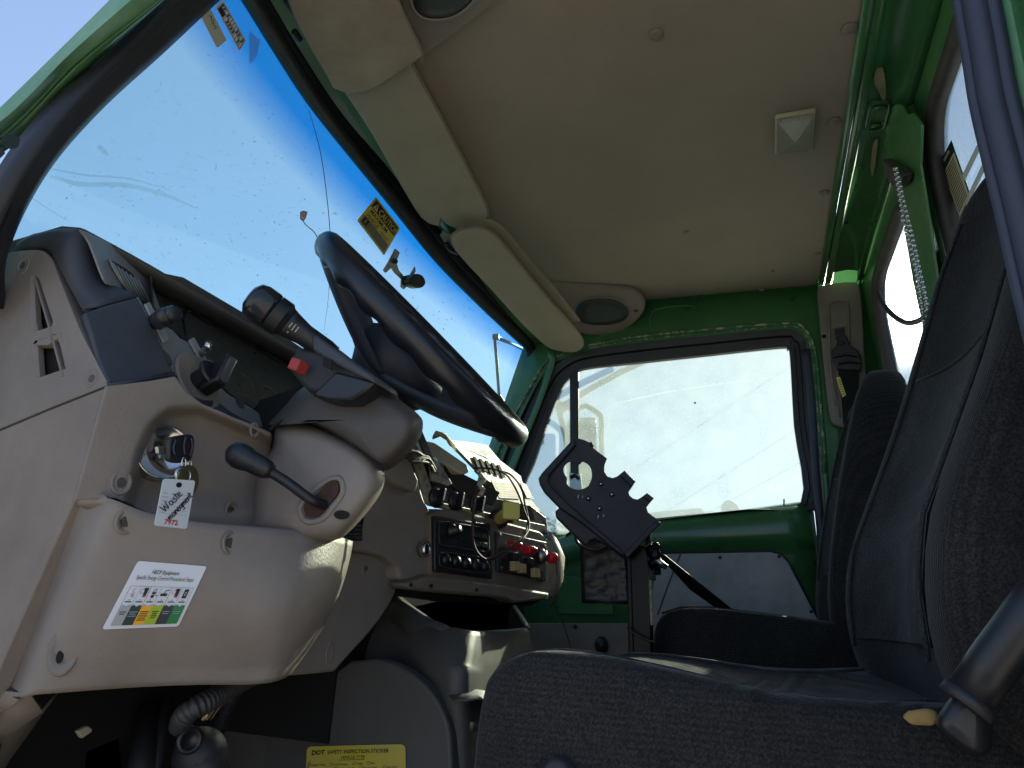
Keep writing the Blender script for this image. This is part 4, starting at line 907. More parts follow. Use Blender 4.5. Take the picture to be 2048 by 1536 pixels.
mk('end_panel', [ringpan(up_o, vent_u, ex, dp), ringpan(lo_o, vent_l, ex, dp)], BEIGE, dash, ang=30, bevel=0)
mk('vent_backing', prism([at(x, y, X=EX + .014) for x, y in [(40, 530), (120, 530), (150, 780), (40, 800)]], V(.005, 0, 0)), VOID, dash)  # near-black plate stands in for the shade inside both vents
mk('vent_fin', [prism([ex(x, y, .001) for x, y in [(66, 555), (69, 553), (104, 672), (126, 752), (122, 754), (100, 672)]], V(.02, 0, 0)), prism([ex(x, y, .001) for x, y in [(70, 690), (74, 682), (120, 665), (123, 670), (95, 690)]], V(.012, 0, 0))], BEIGE, dash, bevel=.0008)
def dimple_screw(x, y, F, ax, r=.011, m=None, parent=dash, sxx=1):
    p = F(x, y); ax = Vector(ax).normalized()
    mk('screw_recess', [lathe(p, ax, [(r * 1.1, -.002), (r * 1.1, .0002), (r * .98, .0006), (r * .72, .0001), (r * .55, -.003), (0, -.003)], 24, sx=sxx * .85)], m or BEIGE, parent, smooth=True)
    mk('screw', [lathe(p + ax * .0004, ax, [(r * .48, -.003), (r * .46, .0001), (0, .0002)], 14, sx=sxx * .85)], TAUPE, parent, ang=30)
dimple_screw(46, 531, ex, (-1, 0, 0), .010); dimple_screw(183, 757, ex, (-1, 0, 0), .009)
# lower left side wall of the dash
sw = [(-100, 903), (0, 861), (100, 819), (213, 774), (206, 810), (197, 850), (150, 998), (95, 1120), (0, 1335), (-100, 1560)]
mk('side_panel', prism([ex(x, y, -.001) for x, y in sw], V(.02, 0, 0)), BEIGE2, dash, bevel=.0015)
# charcoal cheek: two stacked pieces wrapping the hood end
ck = lambda x, y: None
def P3(x, y, **k): return at(x, y, **k)
c1 = [at(30, 498, X=.502), at(34, 484, X=.502), at(60, 468, X=.504), at(100, 460, X=.507), at(158, 455, X=.515)]
A = [ex(30, 497), ex(60, 492), ex(88, 493), ex(104, 505), ex(116, 530), ex(140, 575), ex(166, 622)]
B = [at(34, 486, X=.51), at(60, 470, X=.512), at(110, 458, X=.515), at(158, 455, X=.518), at(176, 470, X=.525), at(208, 560, X=.545), at(275, 592, X=.562)]
Bm = [at(32, 490, X=.504), at(58, 476, X=.505), at(96, 464, X=.506), at(140, 466, X=.508), at(150, 500, X=.512), at(170, 560, X=.52), at(215, 606, X=.532)]
def cheek(A, Bm, B, n=26):
    a, m_, b = [smooth_poly(resample(q_, 12), 3) for q_ in (A, Bm, B)]
    a, m_, b = [resample(q_, n) for q_ in (a, m_, b)]
    return grid([[p + V(.02, .0, 0) for p in a], a, m_, b, [p + V(.01, .02, -.004) for p in b]])
mk('hood_cheek', [cheek(A, Bm, B)], CHAR, dash, smooth=True, solid=-.004)
lowc = [ex(167, 625), at(222, 608, X=.532), at(276, 594, X=.562), at(300, 640, X=.568), at(322, 690, X=.574), at(347, 744, X=.582), at(280, 757, X=.548), ex(217, 766), ex(195, 720), ex(180, 665)]
mk('hood_cheek', prism(lowc, V(.01, .02, 0)), CHAR, dash, bevel=.003)
mk('cheek_lip', [grid([[at(347, 744, X=.582), at(280, 757, X=.548), ex(217, 766)], [at(350, 752, X=.584), at(282, 765, X=.55), ex(218, 772)], [at(352, 752, X=.60), at(290, 765, X=.57), ex(219, 772, -.02)]])], CHAR, dash, solid=-.002, smooth=True)
# gauge hood: brow along the top, running across to the column
hoodl = [(160, 455), (255, 500), (350, 556), (450, 615), (545, 672), (600, 706), (680, 752), (760, 800)]
T0 = [at(x, y, Y=.725) for x, y in hoodl]
z0 = T0[0].z
T0 = [V(p.x, .725, z0 + (0 if i == 0 else .002)) for i, p in enumerate(T0)]
rows = [[p + V(0, .25, -.02) for p in T0], [p + V(0, .03, .006) for p in T0], T0, [p + V(0, -.010, -.004) for p in T0], [p + V(0, -.010, -.010) for p in T0], [p + V(0, .0, -.014) for p in T0], [p + V(0, .06, -.012) for p in T0]]
mk('gauge_hood', [grid(rows)], DKGREY, dash, smooth=True, solid=-.003)
hm = [(158, 455), (176, 470), (208, 560), (225, 585), (275, 592), (300, 632), (317, 622), (304, 575), (300, 552), (310, 547), (330, 550), (345, 558), (250, 500)]
# upper bezel (left of gauges) with speaker-like grille
bt = lambda x, y, o=0: atp(x, y, V(.53, .688 - o, 1.80), V(-.30, 1, -.48))
mk('upper_bezel', prism([bt(x, y) for x, y in sp2([(160, 458), (180, 486), (208, 558), (228, 572), (262, 582), (276, 592), (300, 625)], 3) + [(330, 648), (322, 620), (308, 580), (300, 556), (306, 546), (320, 545), (260, 508), (200, 476)]], V(0, .003, -.001)), BEZEL, dash, bevel=.001)
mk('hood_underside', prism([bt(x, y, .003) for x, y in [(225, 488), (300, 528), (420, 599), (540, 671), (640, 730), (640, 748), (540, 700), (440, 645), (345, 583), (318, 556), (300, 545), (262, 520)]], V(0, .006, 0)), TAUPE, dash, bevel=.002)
mk('grille_plate', [prism([bt(x, y, .002) for x, y in sp2([(221, 524), (226, 522), (262, 544), (285, 575), (298, 605), (316, 625), (308, 624), (272, 598), (244, 565)], 4, True)], V(0, .004, 0))], BLACKM, dash)
gl_ = []
for i in range(7):
    t = i / 6; x0, y0 = 226 + t * 50, 526 + t * 34; 
    gl_.append(tube([bt(x0, y0, .005), bt(x0 + 34 - t * 2, y0 + 64 - t * 6, .005)], .0012, 5))
mk('grille_slat', gl_, BEZEL, dash, smooth=True)
mk('grille_frame', [tube([bt(x, y, .003) for x, y in sp2([(221, 524), (226, 522), (262, 544), (285, 575), (298, 605), (316, 625), (308, 624), (272, 598), (244, 565)], 4, True)], .0016, 6, closed=True)], BEZEL, dash, smooth=True)
# instrument recess (deep, dark, scratched)
gp = lambda x, y: atp(x, y, V(0, .745, 1.80), V(0, 1, -.42))
rec = [(300, 548), (345, 558), (430, 606), (545, 674), (620, 720), (740, 800), (640, 860), (538, 852), (470, 805), (400, 725), (330, 650), (302, 600)]
mk('gauge_lens', prism([gp(x, y) for x, y in rec], V(0, .01, 0)), CLUST, dash)
mk('gauge_frame_line', [tube([gp(x, y) + V(0, -.002, 0) for x, y in sp2([(364, 640), (366, 626), (376, 622), (400, 636), (470, 672), (560, 725), (620, 760)], 4)], .0025, 6), tube([gp(x, y) + V(0, -.002, 0) for x, y in [(364, 640), (372, 680), (420, 730)]], .0015, 6)], BLACK, dash, smooth=True)
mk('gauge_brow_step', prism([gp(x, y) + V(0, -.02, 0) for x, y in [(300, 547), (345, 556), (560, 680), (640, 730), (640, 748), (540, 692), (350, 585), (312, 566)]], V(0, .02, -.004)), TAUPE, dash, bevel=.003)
mk('recess_wall', [strip([gp(x, y) for x, y in [(300, 548), (302, 600), (330, 650), (400, 725), (470, 805), (538, 852)]], [bzp(x, y, -.001) for x, y in [(302, 556), (306, 610), (322, 648), (345, 660), (362, 676), (397, 694), (406, 716), (427, 752), (454, 785), (482, 802), (514, 822), (532, 845)]])], BLACK, dash, solid=.002, smooth=True)
mk('lens_scratch', [rib(pts, 1.2, lambda x, y: gp(x, y) + V(0, -.001, 0)) for pts in ([(520, 770), (540, 775), (552, 790), (556, 810)], [(505, 800), (520, 815)], [(480, 745), (500, 760), (510, 790)], [(470, 785), (490, 790), (505, 800)])], BEZEL, dash)
# main bezel strip with its controls
bs_o = sp2([(276, 594), (290, 618), (304, 640), (322, 648)], 2) + [(345, 660), (360, 676)] + sp2([(395, 694), (404, 716), (425, 752), (452, 785), (480, 802), (512, 822), (528, 840), (538, 860)], 3) + [(500, 845), (460, 825), (430, 800), (405, 800), (370, 790), (352, 752), (330, 706), (300, 645)]
mk('bezel_strip', prism([bzp(x, y) for x, y in bs_o], V(0, .012, 0)), BEZEL, dash, bevel=.0015)
mk('bezel_edge', [strip([bzp(x, y) for x, y in [(350, 750), (372, 790), (405, 803), (430, 803), (462, 828), (500, 848), (538, 862)]], [bzp(x, y + 12, .004) for x, y in [(352, 752), (374, 796), (405, 808), (430, 810), (462, 834), (500, 856), (536, 870)]])], BLACKM, dash, solid=.004)
dn = V(0, -1, .5).normalized()
mk('switch_plate', [prism([bzp(x, y, .001) for x, y in q_], dn * .003) for q_ in ([(286, 610), (296, 606), (335, 680), (324, 688)], [(375, 682), (385, 676), (422, 742), (412, 748)])], mat('pale switch plate', (.28, .29, .28), .5), dash, bevel=.001)
mk('dimple', [lathe(bzp(x, y, .001), dn, [(r, 0), (r * .8, .0012), (r * .7, 0), (0, .0002)], 18) for x, y, r in [(331, 716, .010), (480, 806, .008), (346, 770, .007)]], TAUPE, dash, smooth=True)
mk('wiper_lever', [tube(smooth_poly([bzp(312, 645, .002), bzp(318, 640, .016), at(330, 634, Y=.565), at(344, 628, Y=.552), at(352, 626, Y=.545)], 4), [.010] * 9 + [.0095, .009, .009, .0085, .0085, .008, .0078, .006][:8], 14)], BLACK, dash, smooth=True)
mk('toggle_lever', [tube([bzp(404, 708, .002), at(412, 697, Y=.60), at(420, 688, Y=.59)], [.0045, .004, .0055], 10)], CHROME, dash, smooth=True)
# headlight knob in its round well
kb = bzp(392, 765)
mk('knob_well', [lathe(kb + dn * .001, dn, [(.040, -.002), (.040, .003), (.036, .004), (.031, .001), (.0, .0008)], 30, sx=.85)], BEIGE, dash, smooth=True)
mk('headlight_knob', [lathe(kb, dn, [(.012, 0), (.012, .018), (.018, .020), (.018, .026), (0, .026)], 20), box(kb + dn * .030 + V(.004, 0, -.004), V(.35, 0, 1), dn, V(1, 0, -.3), .020, .014, .0085)], BLACK, dash, bevel=.003)
# ignition panel with scooped recess
ipx = [(215, 772), (282, 764), (351, 752), (385, 790), (430, 812), (500, 848), (541, 868), (545, 900), (525, 945), (500, 1060), (400, 1048), (300, 1030), (245, 1000), (190, 996), (150, 1000), (198, 850)]
def ipy(x, y):
    # depth of the surface: bulges toward the driver at its lower lip, scooped round the key
    base = .585 - .00016 * (x - 200) - .00012 * (y - 770) * 0
    ys = [740, 775, 800, 820, 850, 900, 950, 1000, 1080]; xs_ = [430, 400, 352, 322, 292, 268, 255, 244, 235]
    d = (x - float(np.interp(y, ys, xs_))) / 34
    d2 = (y - 815 - .42 * max(0, x - 400)) / 26
    st_ = lambda t: max(0, min(1, t)) ** 2 * (3 - 2 * max(0, min(1, t)))
    low = st_((1035 - y) / 60)
    return base + .026 * st_(d) * st_(d2 + .2) * (.35 + .65 * low)
rows = []
top = [(213, 772), (250, 768), (300, 762), (351, 753), (372, 782), (405, 808), (440, 822), (500, 852), (541, 870)]
bot = [(148, 1002), (190, 998), (230, 996), (270, 1012), (310, 1030), (360, 1040), (410, 1050), (455, 1056), (505, 1062)]
tt = resample([V(x, y, 0) for x, y in top], 70); bb = resample([V(x, y, 0) for x, y in bot], 70)
for j in range(50):
    t = j / 49; r = []
    for a, b in zip(tt, bb):
        x = a.x * (1 - t) + b.x * t; y = a.y * (1 - t) + b.y * t
        if x > 500: x += 18 * math.sin(math.pi * t) * (x - 500) / 40
        r.append(at(x, y, Y=ipy(x, y)))
    rows.append(r)
mk('ignition_panel', [grid(rows)], BEIGE, dash, smooth=True, solid=-.004)
ipf = lambda x, y, o=0: at(x, y, Y=ipy(x, y) - o)
dimple_screw(243, 965, ipf, (-.3, -1, 0), .011); dimple_screw(463, 1022, ipf, (0, -1, 0), .010); dimple_screw(510, 860, ipf, (0, -1, 0), .008)
ib = ipf(326, 905, .009); iax = V(-.45, -1, .05).normalized()
mk('ignition_barrel', [lathe(ib, iax, [(.0285, -.02), (.0285, .003), (.0275, .0045), (.0262, .0045), (.0258, .001)], 36), lathe(ib, iax, [(.0258, .0005), (.020, -.004), (.015, -.005), (.0, -.005)], 32)], [CHROME, mat('dark lock face', (.06, .06, .055), .3, metal=.7)], dash, smooth=True)
mk('ignition_slot', [box(ib + iax * -.004, V(1, -.3, 0), V(0, 0, 1), iax, .010, .003, .004), lathe(ib + iax * -.006, iax, [(.014, 0), (.014, .004), (0, .004)], 20)], [BLACK, STEEL], dash)
# knee panel
kt = [(150, 1000), (190, 996), (228, 1000), (300, 1027), (400, 1046), (500, 1055), (590, 1062), (640, 1066), (680, 1074), (707, 1083)]
ky = [.620, .600, .565, .545, .515, .490, .470, .462, .468, .492]
kb_ = [(-40, 1440), (-10, 1425), (60, 1383), (150, 1372), (300, 1362), (420, 1358), (500, 1358), (540, 1356), (565, 1352), (585, 1345)]
kyb = [.70, .68, .632, .600, .565, .525, .495, .480, .476, .486]
rows = []
def lerp(a, b, t): return a + (b - a) * t
T_ = smooth_poly([V(x, y, d * 1000) for (x, y), d in zip(kt, ky)], 5); B_ = smooth_poly([V(x, y, d * 1000) for (x, y), d in zip(kb_, kyb)], 5)
for j in range(22):
    t = j / 21; r = []
    for i, (a, b) in enumerate(zip(T_, B_)):
        x = lerp(a.x, b.x, t); y = lerp(a.y, b.y, t); d = lerp(a.z, b.z, t) / 1000
        u = i / (len(T_) - 1)
        x += 22 * math.sin(math.pi * t) * max(0, (u - .72) / .28)
        d -= .020 * math.sin(math.pi * min(1, t * 1.05)) * min(1, max(0, u - .2) * 2.2) * (1 - max(0, (u - .9) / .1) * .3)
        r.append(at(x, y, Y=d))
    if j == 0:
        rows.append([p + V(.006, .05, -.002) for p in r]); rows.append([p + V(.001, .008, .002) for p in r])
    rows.append(r)
KP = rows[2:]
rows.append([p + V(0, .008, -.006) for p in r]); rows.append([p + V(.0, .10, -.006) for p in r])
rows = [[p for p in r] + [r[-1] + V(.010, .012, 0), r[-1] + V(.014, .04, 0), r[-1] + V(.014, .10, 0)] for r in rows]
mk('knee_panel', [grid(rows)], BEIGE, dash, smooth=True, solid=-.003)
def kpf(x, y, o=0):
    """point on the knee panel under a pixel: nearest quad of the lofted surface"""
    d = ray(x, y); best = None
    for a in range(len(KP) - 1):
        for i in range(len(KP[0]) - 1):
            p0, p1, p2 = KP[a][i], KP[a][i + 1], KP[a + 1][i]; p3 = KP[a + 1][i + 1]
            from mathutils.geometry import intersect_ray_tri
            for tri in ((p0, p1, p2), (p1, p3, p2)):
                h = intersect_ray_tri(*tri, d, CAM, True)
                if h is not None:
                    if best is None or (h - CAM).length < (best - CAM).length: best = h
    if best is None: best = at(x, y, Y=.53)
    return best - d * o
dimple_screw(252, 1043, kpf, (-.2, -1, 0), .011); dimple_screw(462, 1086, kpf, (-.1, -1, .1), .011)
mk('grip_recess', [lathe(kpf(128, 1300, -.002), V(-.8, -.7, 0), [(.020, -.001), (.019, .0015), (.014, .0), (.006, -.003), (0, -.003)], 24, sx=.65, sy=1.15)], BEIGE, dash, smooth=True)
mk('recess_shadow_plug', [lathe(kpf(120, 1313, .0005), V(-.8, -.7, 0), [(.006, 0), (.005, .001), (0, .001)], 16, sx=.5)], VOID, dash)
# underside return of the knee panel toward the door
mk('lower_return', [grid([[at(x, y, X=.53) for x, y in [(-60, 1470), (0, 1430), (60, 1388)]], [at(x, y, X=.57) for x, y in [(-60, 1540), (0, 1482), (85, 1425)]], [at(x, y, X=.60) for x, y in [(-30, 1600), (20, 1520), (118, 1384)]]])], BEIGE2, dash, smooth=True, solid=-.004)
# inner knee panel beside the engine cover
ik = lambda x, y, o=0: atp(x, y, V(.85, .52 - o, 1.4), V(.2, 1, 0))
mk('inner_knee_panel', prism([ik(x, y) for x, y in [(560, 1100), (690, 1100)] + sp2([(740, 1106), (775, 1118), (797, 1140), (799, 1165), (780, 1210), (745, 1260), (700, 1310), (670, 1344)], 3) + [(580, 1352), (560, 1340)]], V(0, .03, 0)), BEIGE, dash, bevel=.004)
dimple_screw(732, 1137, ik, (-.2, -1, 0), .009); mk('grip_recess', [lathe(ik(660, 1306, .0), V(-.15, -1, 0), [(.014, -.001), (.013, .0012), (.009, 0), (0, -.001)], 20, sx=.55)], BEIGE, dash, smooth=True)

mk('dash_backing', [abox(.56, .98, .80, .93, 1.15, 1.79), abox(.98, 1.75, .60, .95, 1.25, 1.60), abox(.60, 1.0, .66, .80, 1.35, 1.66)], VOID, dash)  # black boxes added behind the panels to close gaps that showed sky
# ------------------------------------------------------------------ centre of the dash
CY = .47
cp = lambda x, y, o=0: atp(x, y, V(1.0, .46 - o, 1.55), V(.26, 1, -.12))
# left part behind the column, with little register
lc = [(700, 1060), (770, 940), (800, 905), (820, 925), (838, 960), (850, 1000), (866, 1030), (868, 1146), (840, 1168), (800, 1160), (797, 1135), (770, 1112), (700, 1098), (640, 1090)]
mk('centre_left_panel', prism([cp(x, y, -.012) for x, y in lc], V(0, .03, 0)), BEIGE, dash, bevel=.006, bseg=3)
mk('centre_upper_rail', prism([cp(x, y, .004) for x, y in [(770, 945), (800, 905), (822, 925), (838, 962), (832, 985), (790, 968)]], V(0, .02, 0)), BEIGE, dash, bevel=.003)
rg_ = quad(cp(672, 1040, .0), cp(722, 1038, .0), cp(718, 1078, .0), cp(668, 1076, .0))
mk('air_register', [qpoly(rg_, [(0, 0), (1, 0), (1, 1), (0, 1)], .002)] + [qpoly(rg_, [(.08, .1 + i * .21), (.92, .1 + i * .21), (.92, .2 + i * .21), (.08, .2 + i * .21)], .006, .004) for i in range(4)] + [qpoly(rg_, [(.3 + i * .3, .05), (.35 + i * .3, .05), (.35 + i * .3, .95), (.3 + i * .3, .95)], .007, .004) for i in range(2)], [VOID] + [BLACKM] * 6, dash)
mk('register_frame', [tube([rg_(u, v, .003) for u, v in ((0, 0), (1, 0), (1, 1), (0, 1))], .0035, 6, closed=True)], BLACKM, dash, smooth=True)
# main fascia
fa = [(862, 1030), (880, 1018), (930, 1022), (1080, 1062), (1098, 1080), (1112, 1120), (1115, 1160), (1100, 1192), (1060, 1196), (1000, 1178), (980, 1186), (900, 1174), (840, 1168), (860, 1146)]
mk('fascia', prism([cp(x, y) for x, y in fa], V(0, .06, 0)), mat('grubby brown fascia', (.11, .085, .065), .6, bump=.5, bscale=300, col2=(.19, .15, .11), vscale=18), dash, bevel=.004)
mk('fascia_lower_lip', prism([cp(x, y, .006) for x, y in [(812, 1168), (860, 1150), (985, 1166), (1100, 1186), (1096, 1200), (1030, 1206), (1010, 1196), (960, 1192), (870, 1184), (820, 1178)]], V(0, .03, 0)), mat('grubby brown fascia', (0, 0, 0)), dash, bevel=.004)
mk('fascia_slot', [lathe(cp(x, y, .0065), V(0, -1, 0), [(.004, 0), (.004, .001), (0, .001)], 10, sx=1.3, sy=.7) for x, y in [(822, 1170), (862, 1172), (953, 1180)]], VOID, dash)
mk('fascia_end_cheek', [grid([[cp(x, y) for x, y in [(1098, 1062), (1114, 1100), (1118, 1150), (1100, 1190)]], [cp(x, y, -.05) for x, y in [(1112, 1075), (1124, 1105), (1128, 1150), (1112, 1200)]], [cp(x, y, -.14) for x, y in [(1118, 1085), (1130, 1115), (1126, 1165), (1100, 1215)]]])], BEIGE2, dash, smooth=True, solid=-.003)
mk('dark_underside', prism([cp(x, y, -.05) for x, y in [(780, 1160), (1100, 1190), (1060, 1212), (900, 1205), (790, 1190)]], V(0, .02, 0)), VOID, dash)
mk('power_socket', [lathe(cp(853, 1098, .0), V(0, -1, .1), [(.011, -.01), (.011, .002), (.0095, .003), (.0085, .001), (.008, -.012), (0, -.012)], 22)], [CHROME], dash, smooth=True)
mk('socket_bore', [lathe(cp(853, 1098, .001), V(0, -1, .1), [(.0083, -.01), (.0083, .0), (0, .0)], 22)], VOID, dash)
# steel carcass showing where the upper dash is torn away
st = [(800, 900), (830, 885), (862, 925), (905, 965), (960, 990), (1060, 1010), (1092, 1035), (1096, 1068), (1040, 1052), (960, 1028), (900, 1010), (858, 1004), (838, 960)]
mk('steel_carcass', prism([cp(x, y, -.030) for x, y in st], V(0, .01, 0)), mat('scuffed black steel', (.03, .03, .03), .4, metal=.5, col2=(.2, .2, .19), vscale=30, thr=(.5, .75)), dash, bevel=.001)
mk('carcass_void', [prism([cp(x, y, -.026) for x, y in q_], V(0, .002, 0)) for q_ in ([(846, 912), (875, 930), (885, 962), (868, 972), (842, 940)], [(890, 930), (960, 965), (1000, 985), (985, 1012), (930, 990), (892, 965)], [(1010, 1000), (1060, 1012), (1070, 1040), (1015, 1028)])], VOID, dash)
mk('carcass_rail', [prism([cp(x, y, -.016) for x, y in q_], V(0, .006, 0)) for q_ in ([(828, 905), (838, 900), (860, 965), (870, 1002), (1090, 1050), (1094, 1062), (1080, 1062), (862, 1012), (850, 1004)], [(862, 918), (870, 914), (895, 950), (905, 968), (896, 972), (866, 962)])], mat('worn cream rail', (.28, .25, .19), .5, metal=.2, col2=(.05, .05, .045), vscale=40, thr=(.5, .7)), dash, bevel=.001)
for x, y in [(870, 996), (908, 1003), (950, 1010)]:
    p = cp(x, y, -.012); a = V(-.3, -1, .05).normalized()
    k = mk('heater_knob', [lathe(p, a, [(.016, 0), (.016, .004), (.012, .007), (.0115, .011), (0, .012)], 22), box(p + a * .013, V(.3, 0, 1), a, V(1, 0, -.3), .014, .006, .0035)], BLACK, dash, bevel=.001)
mk('valve_shaft', [lathe(cp(995, 1040, -.012), V(-.2, -1, .1), [(.014, 0), (.014, .012), (.008, .018), (.008, .03), (0, .03)], 18)], BLACK, dash, smooth=True)
# loose dark pad and black gap above the carcass
mk('loose_pad', [prism([cp(x, y, o_) for x, y, o_ in [(846, 880, -.06), (870, 884, -.05), (935, 928, .0), (942, 945, .0), (930, 950, 0), (880, 922, -.03), (846, 900, -.05)]], V(.004, .03, .0))], CREAM, dash, bevel=.005)
mk('loose_bracket', [prism([cp(x, y, -.01) for x, y in [(828, 850), (838, 846), (862, 905), (868, 925), (856, 922), (840, 880)]], V(0, .004, 0)), tube([cp(878, 918, .005), cp(877, 950, .008)], .0025, 6), tube([cp(812, 900, .005), cp(835, 905, .005), cp(850, 915, .005)], .003, 6)], [BLACKM, STEEL, STEEL], dash)
random.seed(11)
mk('loose_harness', [tube(smooth_poly([cp(808 + random.uniform(-4, 4), 905 + random.uniform(-4, 4), .0), cp(830 + random.uniform(-6, 6), 925 + random.uniform(-8, 8), .012), cp(852 + random.uniform(-6, 6), 918 + random.uniform(-8, 8), .006), cp(866 + random.uniform(-4, 6), 940 + random.uniform(-8, 12), -.01)], 5), .0016, 5) for i in range(9)], [random.choice([WIRE, WIREP, CREAM]) for _ in range(9)], dash, smooth=True)

# hanging broken top panel with register and red label
tpn = thing('loose_dash_panel', 'broken cream dash panel lifted open with an air register and a faded red label', 'panel', cp(1000, 980, .02))
tp = lambda x, y, o=0: atp(x, y, V(1.1, .485 - o, 1.66), V(-.06, 1, -.15))
mk('panel', [prism([tp(x, y) for x, y in q_], V(.002, .006, -.002)) for q_ in (
    [(898, 880), (930, 882), (985, 905), (972, 915), (935, 900), (905, 890)],
    [(905, 888), (940, 902), (990, 925), (985, 935), (960, 945), (945, 930)],
    [(930, 882), (975, 890), (1000, 920), (1042, 952), (1045, 965), (985, 948), (945, 930), (985, 925)],
    [(952, 940), (1045, 962), (1062, 1000), (1090, 1032), (1074, 1022), (1040, 1008), (1012, 1006), (985, 970)])], CREAM, tpn, bevel=.001)
mk('curled_scrap', [grid([[tp(x, y, o_) for x, y, o_ in [(866, 872, .01), (872, 862, .02), (892, 868, .02), (910, 890, .01)]], [tp(x, y, o_) for x, y, o_ in [(865, 878, .0), (880, 872, .01), (895, 882, .01), (912, 905, 0)]]])], CREAM, tpn, smooth=True, solid=.002)
mk('register_slot', [prism([tp(x, y, .004) for x, y in [(947 + i * 12, 913 + i * 4), (952 + i * 12, 914 + i * 4), (964 + i * 12, 940 + i * 4), (957 + i * 12, 938 + i * 4)]], V(0, .002, 0)) for i in range(5)], VOID, tpn)
mk('recess', prism([tp(x, y, .003) for x, y in [(1040, 965), (1052, 968), (1068, 998), (1054, 996)]], V(0, .002, 0)), SLATE, tpn)
q = quad(tp(981, 960, .003), tp(1026, 968, .003), tp(1042, 998, .003), tp(998, 996, .003))
g = [(qpoly(q, [(0, 0), (1, 0), (1, 1), (0, 1)], .001), REDLAB)]
for i in range(6): g.append((qpoly(q, [(.06, .12 + i * .14), (.6 + .3 * ((i * 7) % 3) / 2, .12 + i * .14), (.6 + .3 * ((i * 7) % 3) / 2, .15 + i * .14), (.06, .15 + i * .14)], .0016), CREAM))
mk('red_label', [a for a, b in g], [b for a, b in g], tpn)

# radio
rd = thing('radio', 'black dash radio with a square display and a row of five round heater buttons beneath', 'radio', cp(925, 1145, .01))
RQ = quad(cp(867, 1031, .004), cp(979, 1048, .004), cp(983, 1158, .004), cp(868, 1142, .004))
mk('faceplate', prism([RQ(u, v, .002) for u, v in [(0, 0), (1, 0), (1, 1), (0, 1)]], RQ.n * -.03), BLACK, rd, bevel=.002)
mk('upper_frame', [tube([RQ(.5 + a * .88, .32 + b * .44, .003) for a, b in rrect(1, 1, .12, 3)], .0018, 6, closed=True)], BLACKM, rd, smooth=True)
mk('lower_frame', [tube([RQ(.5 + a * .88, .79 + b * .28, .003) for a, b in rrect(1, 1, .2, 3)], .0018, 6, closed=True)], BLACKM, rd, smooth=True)
mk('display', [qpoly(RQ, [(.38, .20), (.62, .22), (.62, .42), (.38, .40)], .0035)], mat('lcd', (.02, .028, .026), .2), rd)
mk('volume_knob', [lathe(RQ(.27, .24, .002), RQ.n, [(.011, 0), (.011, .004), (.0075, .006), (.007, .016), (0, .016)], 20)], BLACK, rd, smooth=True)
for i in range(4): mk('preset_button', [box(RQ(.72 + (i % 2) * .12, .26 + (i // 2) * .16, .004), RQ(1, 0) - RQ(0, 0), RQ(0, 1) - RQ(0, 0), RQ.n, .0065, .004, .002)], BLACKM, rd, bevel=.0008)
for i in range(5): mk('round_button', [lathe(RQ(.16 + i * .172, .78 + i * .004, .002), RQ.n, [(.0095, 0), (.0095, .002), (.0075, .006), (.004, .008), (0, .008)], 18)], BLACK, rd, smooth=True)
mk('vent_hole', [lathe(RQ(.13, .23, .002), RQ.n, [(.010, 0), (.010, .001), (0, .001)], 18)], VOID, rd)
# switch panel
sw_ = thing('switch_panel', 'dark panel of red covered toggle switches and tan rocker switches', 'switch panel', cp(1045, 1145, .01))
SQ = quad(cp(992, 1062, .004), cp(1092, 1084, .004), cp(1092, 1162, .004), cp(994, 1142, .004))
mk('plate', prism([SQ(u, v, .002) for u, v in [(0, 0), (1, 0), (1, 1), (0, 1)]], SQ.n * -.02), BLACKM, sw_, bevel=.002)
mk('plate_screw', [lathe(SQ(u, v, .002), SQ.n, [(.003, 0), (.003, .0015), (0, .002)], 10) for u, v in [(.05, .08), (.06, .92), (.94, .12)]], STEEL, sw_)
for u, v in ((.22, .32), (.52, .36)):
    sx_ = mk('toggle_cover', [box(SQ(u, v, .012), SQ(1, 0) - SQ(0, 0), SQ(0, 1) - SQ(0, 0), SQ.n, .0095, .007, .008), box(SQ(u + .04, v - .02, .018), SQ(1, .3) - SQ(0, 0), SQ(0, 1) - SQ(0, 0), SQ.n, .007, .004, .004)], RED, sw_, bevel=.002)
    mk('switch_body', [box(SQ(u + .05, v + .26, .006), SQ(1, 0) - SQ(0, 0), SQ(0, 1) - SQ(0, 0), SQ.n, .009, .006, .006)], BLACK, sw_, bevel=.001)
mk('round_red_switch', [lathe(SQ(.84, .42, .002), SQ.n + V(.2, 0, 0), [(.013, 0), (.013, .008), (.009, .010), (.009, .014)], 18), lathe(SQ(.92, .44, .012), V(.8, -1, 0), [(.008, 0), (.010, .004), (.010, .014), (.006, .018), (0, .018)], 18)], [STEEL, RED], sw_, smooth=True)
for u, v in ((.28, .82), (.42, .84), (.70, .88)): mk('rocker', [box(SQ(u, v, .006), SQ(1, 0) - SQ(0, 0), SQ(0, 1) - SQ(0, 0), SQ.n, .009, .008, .005)], TAN, sw_, bevel=.0012)
mk('rocker_slot', [box(SQ(u, v, .003), SQ(1, 0) - SQ(0, 0), SQ(0, 1) - SQ(0, 0), SQ.n, .009, .008, .001) for u, v in ((.14, .80), (.56, .86), (.84, .90))], VOID, sw_)
